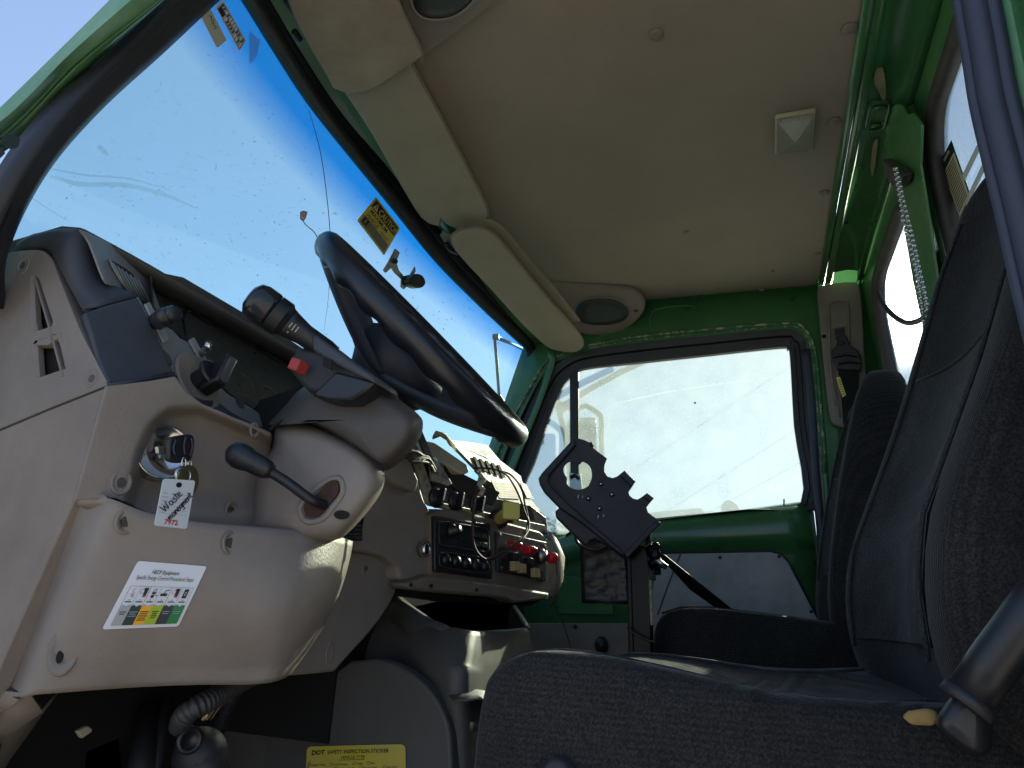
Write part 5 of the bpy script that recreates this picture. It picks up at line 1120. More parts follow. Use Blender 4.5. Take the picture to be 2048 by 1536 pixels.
# yellow pull knob and trailing wires
yk = thing('pull_knob', 'aged yellow square pull knob sticking out below the red label', 'knob', cp(1010, 1035, .03))
a0 = cp(998, 1038, .0); a1 = cp(1022, 1022, .055); ya = (a1 - a0).normalized()
mk('knob', [lathe(a0, ya, [(.010, 0), (.011, .02), (.009, (a1 - a0).length)], 12), box(a1, ya.cross(V(0, 0, 1)), ya.cross(V(0, 0, 1)).cross(ya), ya, .0145, .0145, .005)], YKNOB, yk, bevel=.003)
mk('valve_collar', lathe(a0 - ya * .01, ya, [(.017, 0), (.017, .012), (.012, .016), (0, .016)], 16), BLACK, yk, smooth=True)
w1 = [(958, 940, .0), (962, 955, .02), (955, 975, .03), (948, 1010, .035), (945, 1060, .04), (950, 1095, .045), (965, 1115, .045), (985, 1118, .045), (1015, 1100, .05), (1045, 1078, .045), (1058, 1055, .03), (1055, 1030, .02)]
w2 = [(945, 936, .0), (985, 938, .02), (1015, 952, .03), (1035, 985, .035), (1048, 1020, .03), (1058, 1048, .025), (1050, 1070, .04), (1010, 1100, .05), (975, 1118, .045), (955, 1105, .04), (946, 1080, .04), (950, 1040, .035)]
w3 = [(1000, 942, .02), (1022, 950, .03), (1042, 975, .03), (1050, 1010, .03), (1056, 1040, .02), (1048, 1075, .03)]
for w_, m_, lab in ((w1, WIREP, 'brown wire looping from the broken dash past the radio'), (w2, WIRE, 'thin dark wire looping across the red label and under the red switches'), (w3, WIRE, 'short dark wire over the loose cream panel')):
    mk('loose_wire', tube(smooth_poly([cp(*p_) for p_ in w_], 6), .0017, 6), m_, smooth=True, label=lab, cat='wire', group='wires hanging from the dash')
mk('tie_knot', [tube(smooth_poly([cp(x, y, .03) for x, y in [(960, 950), (968, 960), (958, 970), (966, 980), (960, 990)]], 4), [.004] * 17, 8)], CREAM, smooth=True, label='bundle of pale tape knotted round the loose dash wires', cat='tape')
mk('hanging_wire', tube(smooth_poly([at(x, y, Y=yy) for x, y, yy in [(1097, 1170, .45), (1105, 1200, .44), (1125, 1245, .44), (1140, 1290, .43), (1145, 1330, .42)]], 5), .0012, 5), WIRE, smooth=True, label='single thin wire hanging from the right end of the dash', cat='wire')

# ------------------------------------------------------------------ engine cover and console
ec = thing('engine_cover', 'dark grey moulded engine cover and console bin between the footwells', 'engine cover', (1.1, .6, .9))
XE = .98
exx = lambda x, y, o=0: atp(x, y, V(XE - o, .5, 1.2), V(1, -.12, 0))
side = [(560, 1340), (670, 1346), (700, 1322), (745, 1318)] + sp2([(770, 1322), (815, 1342), (855, 1375), (885, 1420), (900, 1465), (904, 1540)], 4) + [(904, 1700), (420, 1720), (430, 1400)]
mk('lower_cover', prism([exx(x, y, .006) for x, y in side], V(.03, 0, 0)), DKGREY, ec, bevel=.005, bseg=3)
# console body: side face, rounded corner, sun-struck rear face
def col(pts): return smooth_poly([at(x, y, Y=d) for x, y, d in pts], 4)
rows = [col([(700, 1215, .66), (640, 1330, .66), (640, 1500, .66), (640, 1800, .66)]), col([(790, 1185, .60), (760, 1300, .58), (760, 1500, .58), (760, 1800, .58)]), col([(825, 1215, .54), (812, 1300, .52), (815, 1450, .52), (820, 1800, .52)]), col([(862, 1240, .485), (855, 1320, .46), (862, 1450, .46), (870, 1800, .45)]),
        col([(905, 1255, .44), (895, 1320, .425), (893, 1390, .42), (900, 1800, .41)]), col([(940, 1262, .415), (930, 1320, .402), (925, 1388, .395), (940, 1800, .38)]), col([(957, 1264, .412), (947, 1320, .400), (940, 1388, .392), (960, 1800, .38)]), col([(985, 1264, .425), (978, 1320, .412), (970, 1388, .405), (990, 1800, .39)]), col([(1020, 1262, .443), (1018, 1320, .432), (1015, 1386, .425), (1030, 1800, .41)]), col([(1055, 1258, .462), (1062, 1320, .455), (1066, 1386, .45), (1080, 1800, .43)]), col([(1058, 1255, .50), (1070, 1320, .50), (1080, 1386, .49), (1100, 1800, .48)])]
rim = [r[0] for r in rows]
cvr = [[r[0] + V(0, .035, -.025)] + [r[0] + V(0, .010, .002)] + r for r in rows]
mk('console', [grid(cvr)], DKGREY, ec, smooth=True, solid=-.003)
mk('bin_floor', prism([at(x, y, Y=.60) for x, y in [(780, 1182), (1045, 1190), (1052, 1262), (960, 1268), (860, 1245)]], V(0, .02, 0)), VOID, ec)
mk('bin_right_lip', [grid([[at(x, y, Y=d) for x, y, d in [(1024, 1200, .60), (1026, 1214, .56), (1040, 1235, .51), (1054, 1258, .47)]], [at(x, y, Y=d) for x, y, d in [(1031, 1202, .60), (1034, 1214, .56), (1048, 1234, .51), (1062, 1256, .47)]]])], DKGREY, ec, smooth=True, solid=-.003)
mk('toe_fillet', [grid([col([(895, 1384, .425), (905, 1400, .40)]), col([(925, 1388, .395), (935, 1400, .37)]), col([(950, 1376, .40), (958, 1398, .37)]), col([(1000, 1386, .42), (1010, 1402, .39)])])], DKGREY, ec, smooth=True, solid=-.002)
mk('tunnel', abox(1.0, 1.35, .40, 1.2, .88, 1.30), DKGREY, ec, bevel=.02)
mk('console_hump', prism([at(x, y, Y=.50) for x, y in [(900, 1390), (1060, 1390), (1075, 1700), (880, 1700)]], V(0, .05, 0)), DKGREY, ec, bevel=.01)
# ribbed light patch (scuff) and DOT sticker on the side of the engine cover
q = quad(exx(614, 1493, .008), exx(811, 1488, .008), exx(812, 1598, .008), exx(610, 1604, .008))
A_ = 1.85; tg = lambda *a, **k: textgeo(*a, asp=A_, h=.0012, **k)
it = [(tg('DOT', q, .055, .155, .085, bold=.03, shear=.1), INK), (tg('SAFETY INSPECTION STICKER', q, .225, .145, .072, sx=.86, bold=.012), INK), (tg('VEHICLE TYPE', q, .36, .245, .062, sx=.85, shear=.15), INK),
      (qpoly(q, [(.35, .262), (.60, .262), (.60, .268), (.35, .268)], .0012), INK)]
def tick(u, v): return [(stroke(q, [(u, v), (u + .024, v), (u + .024, v - .048), (u, v - .048), (u, v)], .007, .0012, asp=A_), INK)]
for u, v, s in ((.025, .36, 'Straight Truck'), (.255, .36, 'Truck-Tractor'), (.49, .355, 'Trailer'), (.635, .35, 'Bus'), (.02, .445, 'Container Chassis'), (.30, .44, 'Converter Dolly'), (.56, .435, 'Booster Axle'), (.79, .43, 'Jeep Axle')):
    it += tick(u, v); it.append((tg(s, q, u + .035, v, .042, sx=.80), INK))
it.append((stroke(q, [(.02, .41), (.03, .33), (.045, .27)], .012, .0014, asp=A_), INK))
it.append((stroke(q, [(.02, .49), (.4, .47), (.98, .46)], .006, .0014, asp=A_), INK))
for i in range(3): it.append((qpoly(q, [(.05, .58 + i * .12), (.9, .57 + i * .12), (.9, .575 + i * .12), (.05, .585 + i * .12)], .0012), INK))
sticker('inspection_sticker', 'yellow safety inspection sticker on the grey engine cover at the bottom edge', 'sticker', q, it, YELL, asp=A_, r=.09)
# footwell clutter
fw = thing('steering_shaft', 'dark steering shaft and brackets in the driver footwell', 'steering shaft', at(330, 1500, Y=.85))
mk('bracket', [prism([at(x, y, Y=.80) for x, y in q_], V(0, .02, 0)) for q_ in ([(270, 1440), (330, 1395), (345, 1440), (300, 1536), (255, 1560)], [(170, 1500), (240, 1470), (250, 1560), (160, 1570)])], RUST, fw, bevel=.003)
mk('shaft', [tube([at(300, 1420, Y=.78), at(272, 1600, Y=.72)], .016, 12), tube([at(335, 1400, Y=.76), at(300, 1600, Y=.72)], .008, 8)], BLACKM, fw, smooth=True)
mk('footwell_liner', [abox(.56, 1.0, .95, .97, .88, 1.6), abox(.545, .56, .70, 1.2, .90, 1.30)], BLACKM, fw)
mk('tan_chip', prism([at(x, y, Y=.70) for x, y in [(156, 1463), (176, 1452), (185, 1458), (184, 1464), (165, 1477)]], V(0, .006, 0)), CREAM, label='small tan chip of foam in the dark footwell', cat='debris', bevel=.001)
def corr(pts, r, name, lab, m_=BLACKM):
    P = resample(smooth_poly(pts, 8), 150); rr = [r * (1 + .13 * math.sin(i * 2 * math.pi / 4)) for i in range(150)]
    return mk(name, tube(P, rr, 14), m_, smooth=True, label=lab, cat='hose')
corr([at(520, 1345, Y=.58), at(470, 1370, Y=.57), at(420, 1400, Y=.56), at(375, 1425, Y=.57), at(360, 1450, Y=.60)], .0105, 'corrugated_hose', 'ribbed grey hose bending under the knee panel', mat('grey hose', (.035, .036, .037), .5))
corr([at(490, 1350, Y=.66), at(462, 1400, Y=.66), at(440, 1450, Y=.66), at(420, 1490, Y=.66)], .009, 'corrugated_hose', 'thinner black ribbed hose behind the grey one')
mk('column_joint', [ball(at(400, 1510, Y=.62), .030), tube([at(395, 1500, Y=.62), at(425, 1570, Y=.6)], .024, 14), lathe(at(378, 1480, Y=.585), V(-.5, -1, 0), [(.014, 0), (.014, .004), (.009, .005), (.009, .002), (0, .002)], 18)], [BLACKM, BLACKM, BLACK], smooth=True, label='dark rounded joint below the grey ribbed hose', cat='joint')
mk('loose_wires', [tube(smooth_poly([at(x + d, y, Y=.62) for x, y in [(470, 1365), (450, 1395), (425, 1412), (405, 1440)]], 4), .002, 5) for d in (0, 7, 14)], [CREAM, BRASS, WIREP], smooth=True, label='thin tan wires beside the ribbed hose', cat='wire')

# ------------------------------------------------------------------ steering column
sc_t = thing('steering_column', 'tan and brown steering column shroud with switch pod, horn stalk and tilt lever', 'steering column', at(640, 1000, X=.74))
def nearslab(pts, X, thick, k=4, closed=True, tilt=0):
    P = [at(x, y, X=X) for x, y in (sp2(pts, k, True) if k else pts)]
    return prism(P, V(thick, .0, 0))
def cring(pts, X, thick, steps):
    """rounded body: outline at its near X; farther sections keep the outline but draw in toward the axis"""
    p2 = sp2(pts, 4, True); cx = sum(p[0] for p in p2) / len(p2); cy = sum(p[1] for p in p2) / len(p2); rows = []
    for h, s_ in steps: rows.append([at(cx + (x - cx) * s_, cy + (y - cy) * s_, X=X + h * thick) for x, y in p2])
    return capgrid(rows)
ST = [(0, .05), (0, .70), (.03, .82), (.10, .91), (.22, .97), (.40, 1.0), (.65, .97), (.88, .86), (1.0, .7), (1.0, .05)]
lower = [(553, 850), (590, 838), (640, 850), (700, 878), (752, 912), (768, 942), (765, 978), (742, 1015), (700, 1062), (670, 1080), (600, 1085), (500, 1075), (498, 1040), (505, 985), (520, 930), (545, 895)]
mk('lower_shroud', cring(lower, .655, .16, ST), BEIGE, sc_t, smooth=True)
upper = [(536, 852), (545, 838), (575, 806), (596, 782), (640, 755), (700, 742), (752, 762), (800, 800), (838, 830), (846, 850), (838, 880), (810, 915), (780, 938), (762, 935), (700, 890), (640, 856), (590, 840), (556, 848)]
mk('upper_shroud', cring(upper, .645, .17, ST), mat('brown shroud plastic', (.066, .057, .050), .5, bump=.4, bscale=600, var=.12, vscale=9), sc_t, smooth=True)
cq = lambda x, y, X: at(x, y, X=X)
dimple_screw(671, 818, lambda x, y: at(x, y, X=.653), (-1, -.2, -.1), .0075, m=BLACKM, parent=sc_t)
mk('collar_gap', [tube([at(x, y, X=.655) for x, y in sp2([(540, 860), (553, 849), (585, 838), (640, 850), (700, 880), (768, 940)], 4)], .002, 6)], VOID, sc_t, smooth=True)
mk('column_filler', prism([at(x, y, X=.74) for x, y in [(480, 860), (520, 800), (640, 760), (720, 880), (600, 1060), (500, 1060)]], V(.03, 0, 0)), VOID, sc_t)  # black filler added so no bright gap shows between the shrouds
# lever slot in the lower shroud
mk('lever_slot', [prism([at(x, y, X=.655) for x, y in sp2([(612, 1010), (640, 985), (660, 965), (676, 963), (679, 985), (660, 1010), (640, 1032), (618, 1035), (612, 1025)], 3, True)], V(-.003, 0, 0))], mat('rusty gap', (.02, .01, .008), .8, col2=(.07, .03, .018), vscale=60), sc_t)
mk('slot_rim', [tube([at(x, y, X=.655) for x, y in sp2([(600, 1015), (625, 985), (655, 962), (680, 958), (686, 985), (668, 1012), (645, 1038), (612, 1042)], 4, True)], .0035, 6, closed=True)], BEIGE, sc_t, smooth=True)
mk('shroud_hole', lathe(at(684, 1030, X=.656), V(-1, -.2, 0), [(.006, 0), (.006, .002), (0, .002)], 14, sx=1.4, sy=.8), VOID, sc_t)
lv_ = mk('tilt_lever', [tube(smooth_poly([at(648, 1010, X=.652), at(620, 998, X=.635), at(575, 965, X=.62), at(535, 940, X=.61), at(515, 925, X=.605)], 4), .0055, 12)], BLACK, sc_t, smooth=True)
p0, p1 = at(545, 945, X=.612), at(487, 915, X=.60)
mk('lever_knob', [lathe(p0, p1 - p0, [(.0065, 0), (.010, .006), (.0115, .018), (.0115, .026), (.0135, .032), (.0145, .040), (.012, .048), (.006, .053), (0, .054)], 18)], BLACK, lv_, smooth=True)
# switch pod on the column with red hazard button and stalk
pod = [(572, 735), (578, 718), (590, 700), (602, 692), (640, 700), (700, 722), (752, 762), (735, 778), (690, 800), (650, 790), (614, 782), (592, 760)]
mk('switch_pod', [prism([at(x, y, X=.625) for x, y in pod], V(.06, 0, 0))], BLACKM, sc_t, bevel=.006, bseg=3)
mk('pod_dark_face', [prism([at(x, y, X=.618) for x, y in [(622, 790), (672, 742), (750, 764), (730, 782), (700, 800), (655, 800)]], V(.03, 0, 0))], BLACK, sc_t, bevel=.003)
mk('pod_cap', [prism([at(x, y, X=.615) for x, y in [(622, 676), (630, 668), (655, 688), (745, 752), (750, 766), (700, 742), (650, 716), (625, 700)]], V(.055, 0, 0))], CHAR, sc_t, bevel=.003)
mk('hazard_button', [box(at(598, 733, X=.618), V(1, 0, 0), V(0, 1, .35), V(0, -.35, 1), .010, .0065, .0068)], DRED, sc_t, bevel=.0015)
mk('connector_gap', [prism([at(x, y, X=.612) for x, y in [(646, 715), (664, 722), (662, 740), (645, 732)]], V(.003, 0, 0))], VOID, sc_t)
mk('wire_peek', [tube(smooth_poly([at(x, y, X=.635) for x, y in [(645, 797), (660, 790), (675, 789), (690, 793)]], 4), .0015, 5)], mat('orange wire', (.5, .12, .03), .5), sc_t, smooth=True)
s0, s1 = at(672, 712, X=.655), at(500, 588, X=.56)
s0, s1 = at(668, 712, X=.645), at(497, 590, X=.575)
sd = (s1 - s0); L_ = sd.length
stk = mk('turn_stalk', [lathe(s0, sd, [(.011, 0), (.0125, L_ * .1), (.0125, L_ * .35), (.0155, L_ * .5), (.017, L_ * .55)], 24)], BLACK, sc_t, smooth=True)
pr_ = [(.017, L_ * .55), (.0175, L_ * .57)]
for i in range(10): h_ = L_ * (.60 + i * .0125); pr_ += [(.0205, h_), (.0212, h_ + L_ * .004), (.0205, h_ + L_ * .009)]
mk('stalk_grip', [lathe(s0, sd, pr_, 36)], BLACK, stk, smooth=True)
mk('stalk_cap', [lathe(s0, sd, [(.0205, L_ * .73), (.0215, L_ * .76), (.0215, L_ * .88), (.019, L_ * .95), (.012, L_ * .99), (0, L_)], 30)], mat('shiny black cap', (.015, .016, .018), .18), stk, smooth=True)
nn = sd.normalized(); mu, mv, _ = basis(nn)
cdir = (CAM - (s0 + sd * .5)); cdir = (cdir - nn * cdir.dot(nn)).normalized(); sdr = nn.cross(cdir)
base_ = s0 + sd * .47 + cdir * .0165
mk('stalk_mark', [box(base_ + sdr * a + nn * b, sdr, nn, cdir, w_, .0006, .0004) for a, b, w_ in ((0, 0, .004), (0, .004, .003), (0, -.004, .0035), (-.008, .002, .001))], mat('pale print', (.3, .3, .3), .5), stk)

# ------------------------------------------------------------------ steering wheel
wh = thing('steering_wheel', 'large black steering wheel with finger grips seen nearly edge on', 'steering wheel', V(.80, .5, 1.70))
r1_, r2_ = ray(638, 466), ray(1052, 887)
wnrm = r1_.cross(r2_).normalized()
if wnrm.z < 0: wnrm = -wnrm
bis = (r1_ + r2_).normalized(); wc = CAM + bis * 1.02; WR = .194
wd = (r1_ - r2_).normalized(); PH = math.radians(2.7)
wx2 = (bis * math.cos(PH) + wnrm * math.sin(PH)).normalized(); wn2 = wx2.cross(wd).normalized()
if wn2.z < 0: wn2 = -wn2
def wp(a, r, h=0): return wc + (wd * math.cos(a) + wx2 * math.sin(a)) * r + wn2 * h
NS, NT = 144, 14; rows = []
for i in range(NS):
    a = 2 * math.pi * i / NS; row = []
    rad = (wp(a, 1) - wc)
    for k in range(NT):
        b = 2 * math.pi * k / NT
        rr = .0165
        g = max(0, -math.sin(b) * .6 - math.cos(b) * .5)
        rr += .0045 * g * math.cos(a * 22)
        row.append(wc + rad * (WR - .008 + rr * math.cos(b)) + wn2 * rr * 1.08 * math.sin(b))
    rows.append(row)
rows.append(rows[0])
mk('rim', grid(rows, True), LEATHER, wh, smooth=True)
def spoke(a, w0, w1, r0, r1, drop0=-.070, drop1=-.008):
    R_ = []
    for t in np.linspace(0, 1, 9):
        r = lerp(r0, r1, t); w_ = lerp(w0, w1, t ** .8); h = lerp(drop0, drop1, t ** 1.3); d_ = (wp(a, 1) - wc); s_ = (wp(a + math.pi / 2, 1) - wc)
        c_ = wc + d_ * r + wn2 * h
        R_.append([c_ - s_ * w_, c_ - s_ * w_ * .9 + wn2 * .006, c_ + wn2 * .009, c_ + s_ * w_ * .9 + wn2 * .006, c_ + s_ * w_, c_ + s_ * w_ * .8 - wn2 * .008, c_ - wn2 * .011, c_ - s_ * w_ * .8 - wn2 * .008])
    return capgrid(R_)
SP = mat('grained spoke vinyl', (.035, .04, .055), .5, bump=.6, bscale=700)
for a, b in ((-28, 1), (28, 1), (180 + 40, 1), (180 - 40, 1)):
    mk('spoke', spoke(math.radians(a), .060, .028, .03, WR - .006), SP, wh, smooth=True)
mk('hub', [lathe(wc - wn2 * .10, wn2, [(.050, 0), (.056, .012), (.064, .025), (.070, .045), (.070, .065), (.060, .075), (.0, .080)], 32)], BLACKM, wh, smooth=True)
mk('hub_boss', [lathe(wc - wn2 * .14, wn2, [(.040, 0), (.040, .05)], 24)], BLACK, wh, smooth=True)
# wire and paper scrap at the top of the wheel
tw = thing('paper_scrap', 'small torn paper scrap on a thin wire tied round the top of the steering wheel', 'tag', at(607, 432, X=.79))
mk('wire', [tube(smooth_poly([at(x, y, X=.78) for x, y in [(606, 442), (614, 452), (626, 462), (634, 474), (636, 490), (643, 506)]], 4), .0009, 5), tube(smooth_poly([at(x, y, X=.775) for x, y in [(655, 462), (668, 478), (676, 490)]], 4), .0008, 5)], STEEL, tw, smooth=True)
mk('scrap', [prism([at(x, y, X=.78) for x, y in [(600, 424), (606, 421), (615, 423), (611, 436), (606, 443), (600, 438)]], V(.0008, 0, 0))], mat('torn brown paper', (.22, .14, .13), .7, col2=(.6, .6, .6), vscale=120, thr=(.55, .6)), tw)

# ------------------------------------------------------------------ key, ring, tags
key = thing('ignition_key', 'black headed key in the chrome ignition lock on the tan panel', 'key', ib)
KX = at(362, 900, Y=.50)
kF = lambda x, y, o=0: at(x, y, Y=.515 - o)
mk('key_head', [prism([kF(x, y) for x, y in sp2([(338, 882), (345, 873), (372, 868), (386, 869), (391, 882), (388, 908), (380, 922), (355, 925), (338, 919), (336, 900)], 3, True)], V(.004, .010, 0))], BLACK, key, bevel=.0035, bseg=3)
mk('key_blade', [prism([kF(x, y, -.006) for x, y in [(315, 893), (340, 892), (339, 907), (317, 908)]], V(0, .004, 0))], STEEL, key, bevel=.001)
mk('finger_groove', [tube(smooth_poly([kF(x, y, .001) for x, y in q_], 4), .0012, 6) for q_ in ([(352, 880), (347, 895), (350, 910)], [(372, 874), (368, 892), (370, 910)], [(382, 876), (385, 892), (380, 912)])], SLATE, key, smooth=True)
kr = thing('key_ring', 'thin steel key ring looped through the black key', 'key ring', kF(372, 945))
def ringg(c, r1, r2, F, w=.0009, n=28): return tube([F(c[0] + math.cos(a) * r1, c[1] + math.sin(a) * r2) for a in [2 * math.pi * i / n for i in range(n)]], w, 6, closed=True)
mk('split_ring', [ringg((366, 950), 15, 17, lambda x, y: kF(x, y, .004)), ringg((367, 951), 14, 16, lambda x, y: kF(x, y, .006))], CHROME, kr, smooth=True)
mk('link', [ringg((368, 926), 4, 11, lambda x, y: kF(x, y, .003)), ringg((380, 928), 3, 9, lambda x, y: kF(x, y, -.004))], CHROME, kr, smooth=True)
dc = kF(374, 962, -.004)
mk('brass_disc', [lathe(dc, V(.1, -1, 0), [(.0155, 0), (.0155, .0015), (.013, .0018), (.0, .0018)], 32)], BRASS, smooth=False, ang=30, label='tarnished round brass disc on the key ring behind the white tag', cat='key fob')
q = quad(kF(326, 957, .012), kF(390, 961, .012), kF(373, 1058, .012), kF(308, 1051, .012))
A_ = .66; tg = lambda *a, **k: textgeo(*a, asp=A_, h=.0007, **k)
it = []
for i, s in enumerate(['YEAR', 'MAKE', 'MODEL', 'COLOR', 'VIN', 'CODE']):
    v = .32 + i * .082; it.append((tg(s, q, .06, v, .030, sx=1.05), BLUEINK))
    it.append((qpoly(q, [(.28, v + .002), (.92, v + .002), (.92, v + .007), (.28, v + .007)], .0006), BLUEINK))
it.append((tg('7972', q, .26, .945, .10, bold=.03), REDINK))
def pen(strokes, x0, y0, s, ang):
    c, s_ = math.cos(ang), math.sin(ang); out = []
    for st_ in strokes:
        P = [(x0 + (x * c + y * s_) * s / A_, y0 - (-x * s_ * -1 + y * c) * s if 0 else y0 - (x * s_ * -1 * -1 + y * c) * s) for x, y in sp2(st_, 4)]
        P = [(x0 + (x * c - y * s_) * s / A_, y0 - (x * s_ + y * c) * s) for x, y in sp2(st_, 4)]
        out.append((stroke(q, P, .019, .0012, asp=A_), INK))
    return out
W_ = [[(0, 1), (.15, 0), (.4, .7), (.6, 0), (.9, 1.05)]]
a_ = lambda x: [[(x + .5, .45), (x + .2, .55), (x + .05, .25), (x + .25, .0), (x + .5, .3), (x + .5, .5)], [(x + .5, .45), (x + .52, .1), (x + .65, .02)]]
s_l = lambda x: [[(x + .4, .55), (x + .12, .5), (x + .15, .32), (x + .38, .22), (x + .3, .0), (x, .03)]]
t_ = lambda x: [[(x + .2, .95), (x + .15, .2), (x + .3, 0)], [(x, .6), (x + .45, .62)]]
e_ = lambda x: [[(x, .3), (x + .35, .35), (x + .3, .55), (x + .08, .5), (x, .2), (x + .2, 0), (x + .45, .1)]]
m_l = lambda x: [[(x, .55), (x + .03, 0)], [(x + .03, .3), (x + .2, .55), (x + .27, .0)], [(x + .27, .3), (x + .45, .55), (x + .55, .0)]]
n_ = lambda x: [[(x, .55), (x + .03, 0)], [(x + .03, .3), (x + .25, .55), (x + .35, .0)]]
g_ = lambda x: [[(x + .4, .5), (x + .1, .5), (x + .05, .15), (x + .3, .1), (x + .42, .5), (x + .4, -.3), (x + .1, -.35)]]
it += pen(W_ + a_(1.0) + s_l(1.65) + t_(2.1) + e_(2.5), .22, .70, .165, math.radians(54))
it += pen(m_l(0) + a_(.65) + n_(1.3) + e_(1.75) + g_(2.2) + m_l(2.75) + e_(3.4) + n_(3.9) + t_(4.3), .42, .86, .140, math.radians(55))
g = [(qpoly(q, [(.5 + a / A_, .5 + b) for a, b in rrect(A_, 1, .05, 4)], .0004), TAGW), (qpoly(q, [(.5 + math.cos(t * .5) * .075 / A_ * .75, .115 + math.sin(t * .5) * .055) for t in range(12)], .001), VOID)] + it
mk('key_tag', [a for a, b in g], [b for a, b in g], label='white rectangular key tag with black handwriting and red number hanging from the ignition', cat='tag')

# ------------------------------------------------------------------ procedure sticker on the knee panel
_kc = [(276, 1121), (414, 1132), (357, 1252), (204, 1258)]
_G = [[kpf(*[(_kc[0][k] * (1 - u) * (1 - v) + _kc[1][k] * u * (1 - v) + _kc[2][k] * u * v + _kc[3][k] * (1 - u) * v) for k in (0, 1)]) for u in np.linspace(0, 1, 9)] for v in np.linspace(0, 1, 9)]
def q(u, v, h=0):
    a = min(max(u, 0), .99999) * 8; b = min(max(v, 0), .99999) * 8; i, j = int(a), int(b); fu, fv = a - i, b - j
    p = _G[j][i] * (1 - fu) * (1 - fv) + _G[j][i + 1] * fu * (1 - fv) + _G[j + 1][i + 1] * fu * fv + _G[j + 1][i] * (1 - fu) * fv
    return p + q.n * h
q.n = (_G[0][8] - _G[0][0]).cross(_G[0][0] - _G[8][0]).normalized()
if q.n.dot(CAM - _G[0][0]) < 0: q.n = -q.n
qpoly_flat = qpoly
qpoly = lambda m, pts, h, t=None: cpoly(m, pts, h, 4)
A_ = 1.35; H_ = .0022
tg = lambda *a, **k: textgeo(*a, asp=A_, h=H_ + .0006, **k)
it = [(tg('HECP Equipment', q, .47, .165, .058, align='CENTER', bold=.012, sx=.92), INK), (tg('Specific Energy Control Procedural Steps', q, .50, .255, .060, align='CENTER', sx=.78, bold=.004), INK)]
cols = [GREYP, DKGRN, AMBER, LIME, SLATE, MIDGRN]; x0_, x1_ = .085, .955; cw = (x1_ - x0_) / 6
for i, cm in enumerate(cols):
    a = x0_ + i * cw; b = a + cw
    it.append((qpoly(q, [(a, .655), (a + cw * .25, .64), (a + cw * .5, .67), (a + cw * .75, .64), (b, .655), (b, .945), (a, .945)], H_), cm))
    for e in (a, b): it.append((qpoly(q, [(e - .002, .36), (e + .002, .36), (e + .002, .65), (e - .002, .65)], H_), BLUEINK if i % 2 else INK))
    it.append((qpoly(q, [(a, .355), (b, .355), (b, .361), (a, .361)], H_), BLUEINK))
    it.append((qpoly(q, [(a + cw * .2, .585), (b - cw * .2, .585), (b - cw * .2, .60), (a + cw * .2, .60)], H_), INK))
    it.append((qpoly(q, [(a + cw * .46, .555), (a + cw * .54, .555), (a + cw * .54, .568), (a + cw * .46, .568)], H_), INK))
    m_ = a + cw * .5
    if i == 0: it += [(stroke(q, [(m_ + .02, .39), (m_ - .02, .42), (m_ + .025, .45), (m_ - .02, .48), (m_ + .0, .50)], .010, H_ + .0004, A_), REDINK), (stroke(q, [(m_ + .0, .47), (m_ + .03, .50), (m_ + .03, .53), (m_ + .0, .50)], .008, H_ + .0004, A_), INK)]
    if i in (1, 4): it += [(qpoly(q, [(m_ - .01, .38), (m_ + .05, .38), (m_ + .05, .52), (m_ + .01, .52), (m_ + .005, .45)], H_), INK), (stroke(q, [(m_ - .02 + .028 * math.cos(t), .43 + .035 * math.sin(t)) for t in [k_ * .6 for k_ in range(12)]], .006, H_ + .0004, A_), REDINK if i == 4 else INK), (qpoly(q, [(m_ + .015, .49), (m_ + .04, .49), (m_ + .04, .515), (m_ + .015, .515)], H_ + .0004), REDINK)]
    if i == 2: it += [(stroke(q, [(m_ - .012, .44), (m_ - .012, .40), (m_ + .012, .385), (m_ + .022, .41), (m_ + .018, .44)], .009, H_ + .0004, A_), INK), (qpoly(q, [(m_ - .025, .44), (m_ + .03, .44), (m_ + .028, .475), (m_ - .02, .475)], H_), SLATE), (qpoly(q, [(m_ - .02, .485), (m_ + .02, .485), (m_ + .02, .53), (m_ - .02, .53)], H_), INK)]
    if i == 3: it += [(qpoly(q, [(m_ - .045, .46), (m_ + .045, .46), (m_ + .045, .50), (m_ - .045, .50)], H_), INK), (stroke(q, [(m_, .46), (m_, .42), (m_ + .05, .40)], .014, H_ + .0004, A_), INK)]
    if i == 5: it += [(qpoly(q, [(m_ - .03, .385), (m_ + .03, .385), (m_ + .03, .53), (m_ - .03, .53)], H_), INK), (stroke(q, [(m_ + .012 * math.cos(t), .455 + .03 * math.sin(t)) for t in [k_ * .6 for k_ in range(12)]], .006, H_ + .0004, A_), WHITE)]
    n_l = [2, 3, 5, 4, 2, 2][i]
    for k_ in range(n_l):
        w_ = [.32, .38, .42, .28, .34, .34][i] * (1 - .2 * (k_ % 2))
        it.append((qpoly(q, [(m_ - cw * w_, .735 + k_ * .032), (m_ + cw * w_, .735 + k_ * .032), (m_ + cw * w_, .747 + k_ * .032), (m_ - cw * w_, .747 + k_ * .032)], H_ + .0005), INK if i in (0, 2, 3) else BLUEINK))
it = [(cpoly(q, [(.5 + a / A_, .5 + b) for a, b in rrect(A_, 1, .045, 4)], .0012, 9), WHITE)] + it
qpoly = qpoly_flat
sticker('procedure_sticker', 'white sticker of six coloured columns and pictograms on the tan knee panel', 'sticker', q, it, WHITE, base=False)

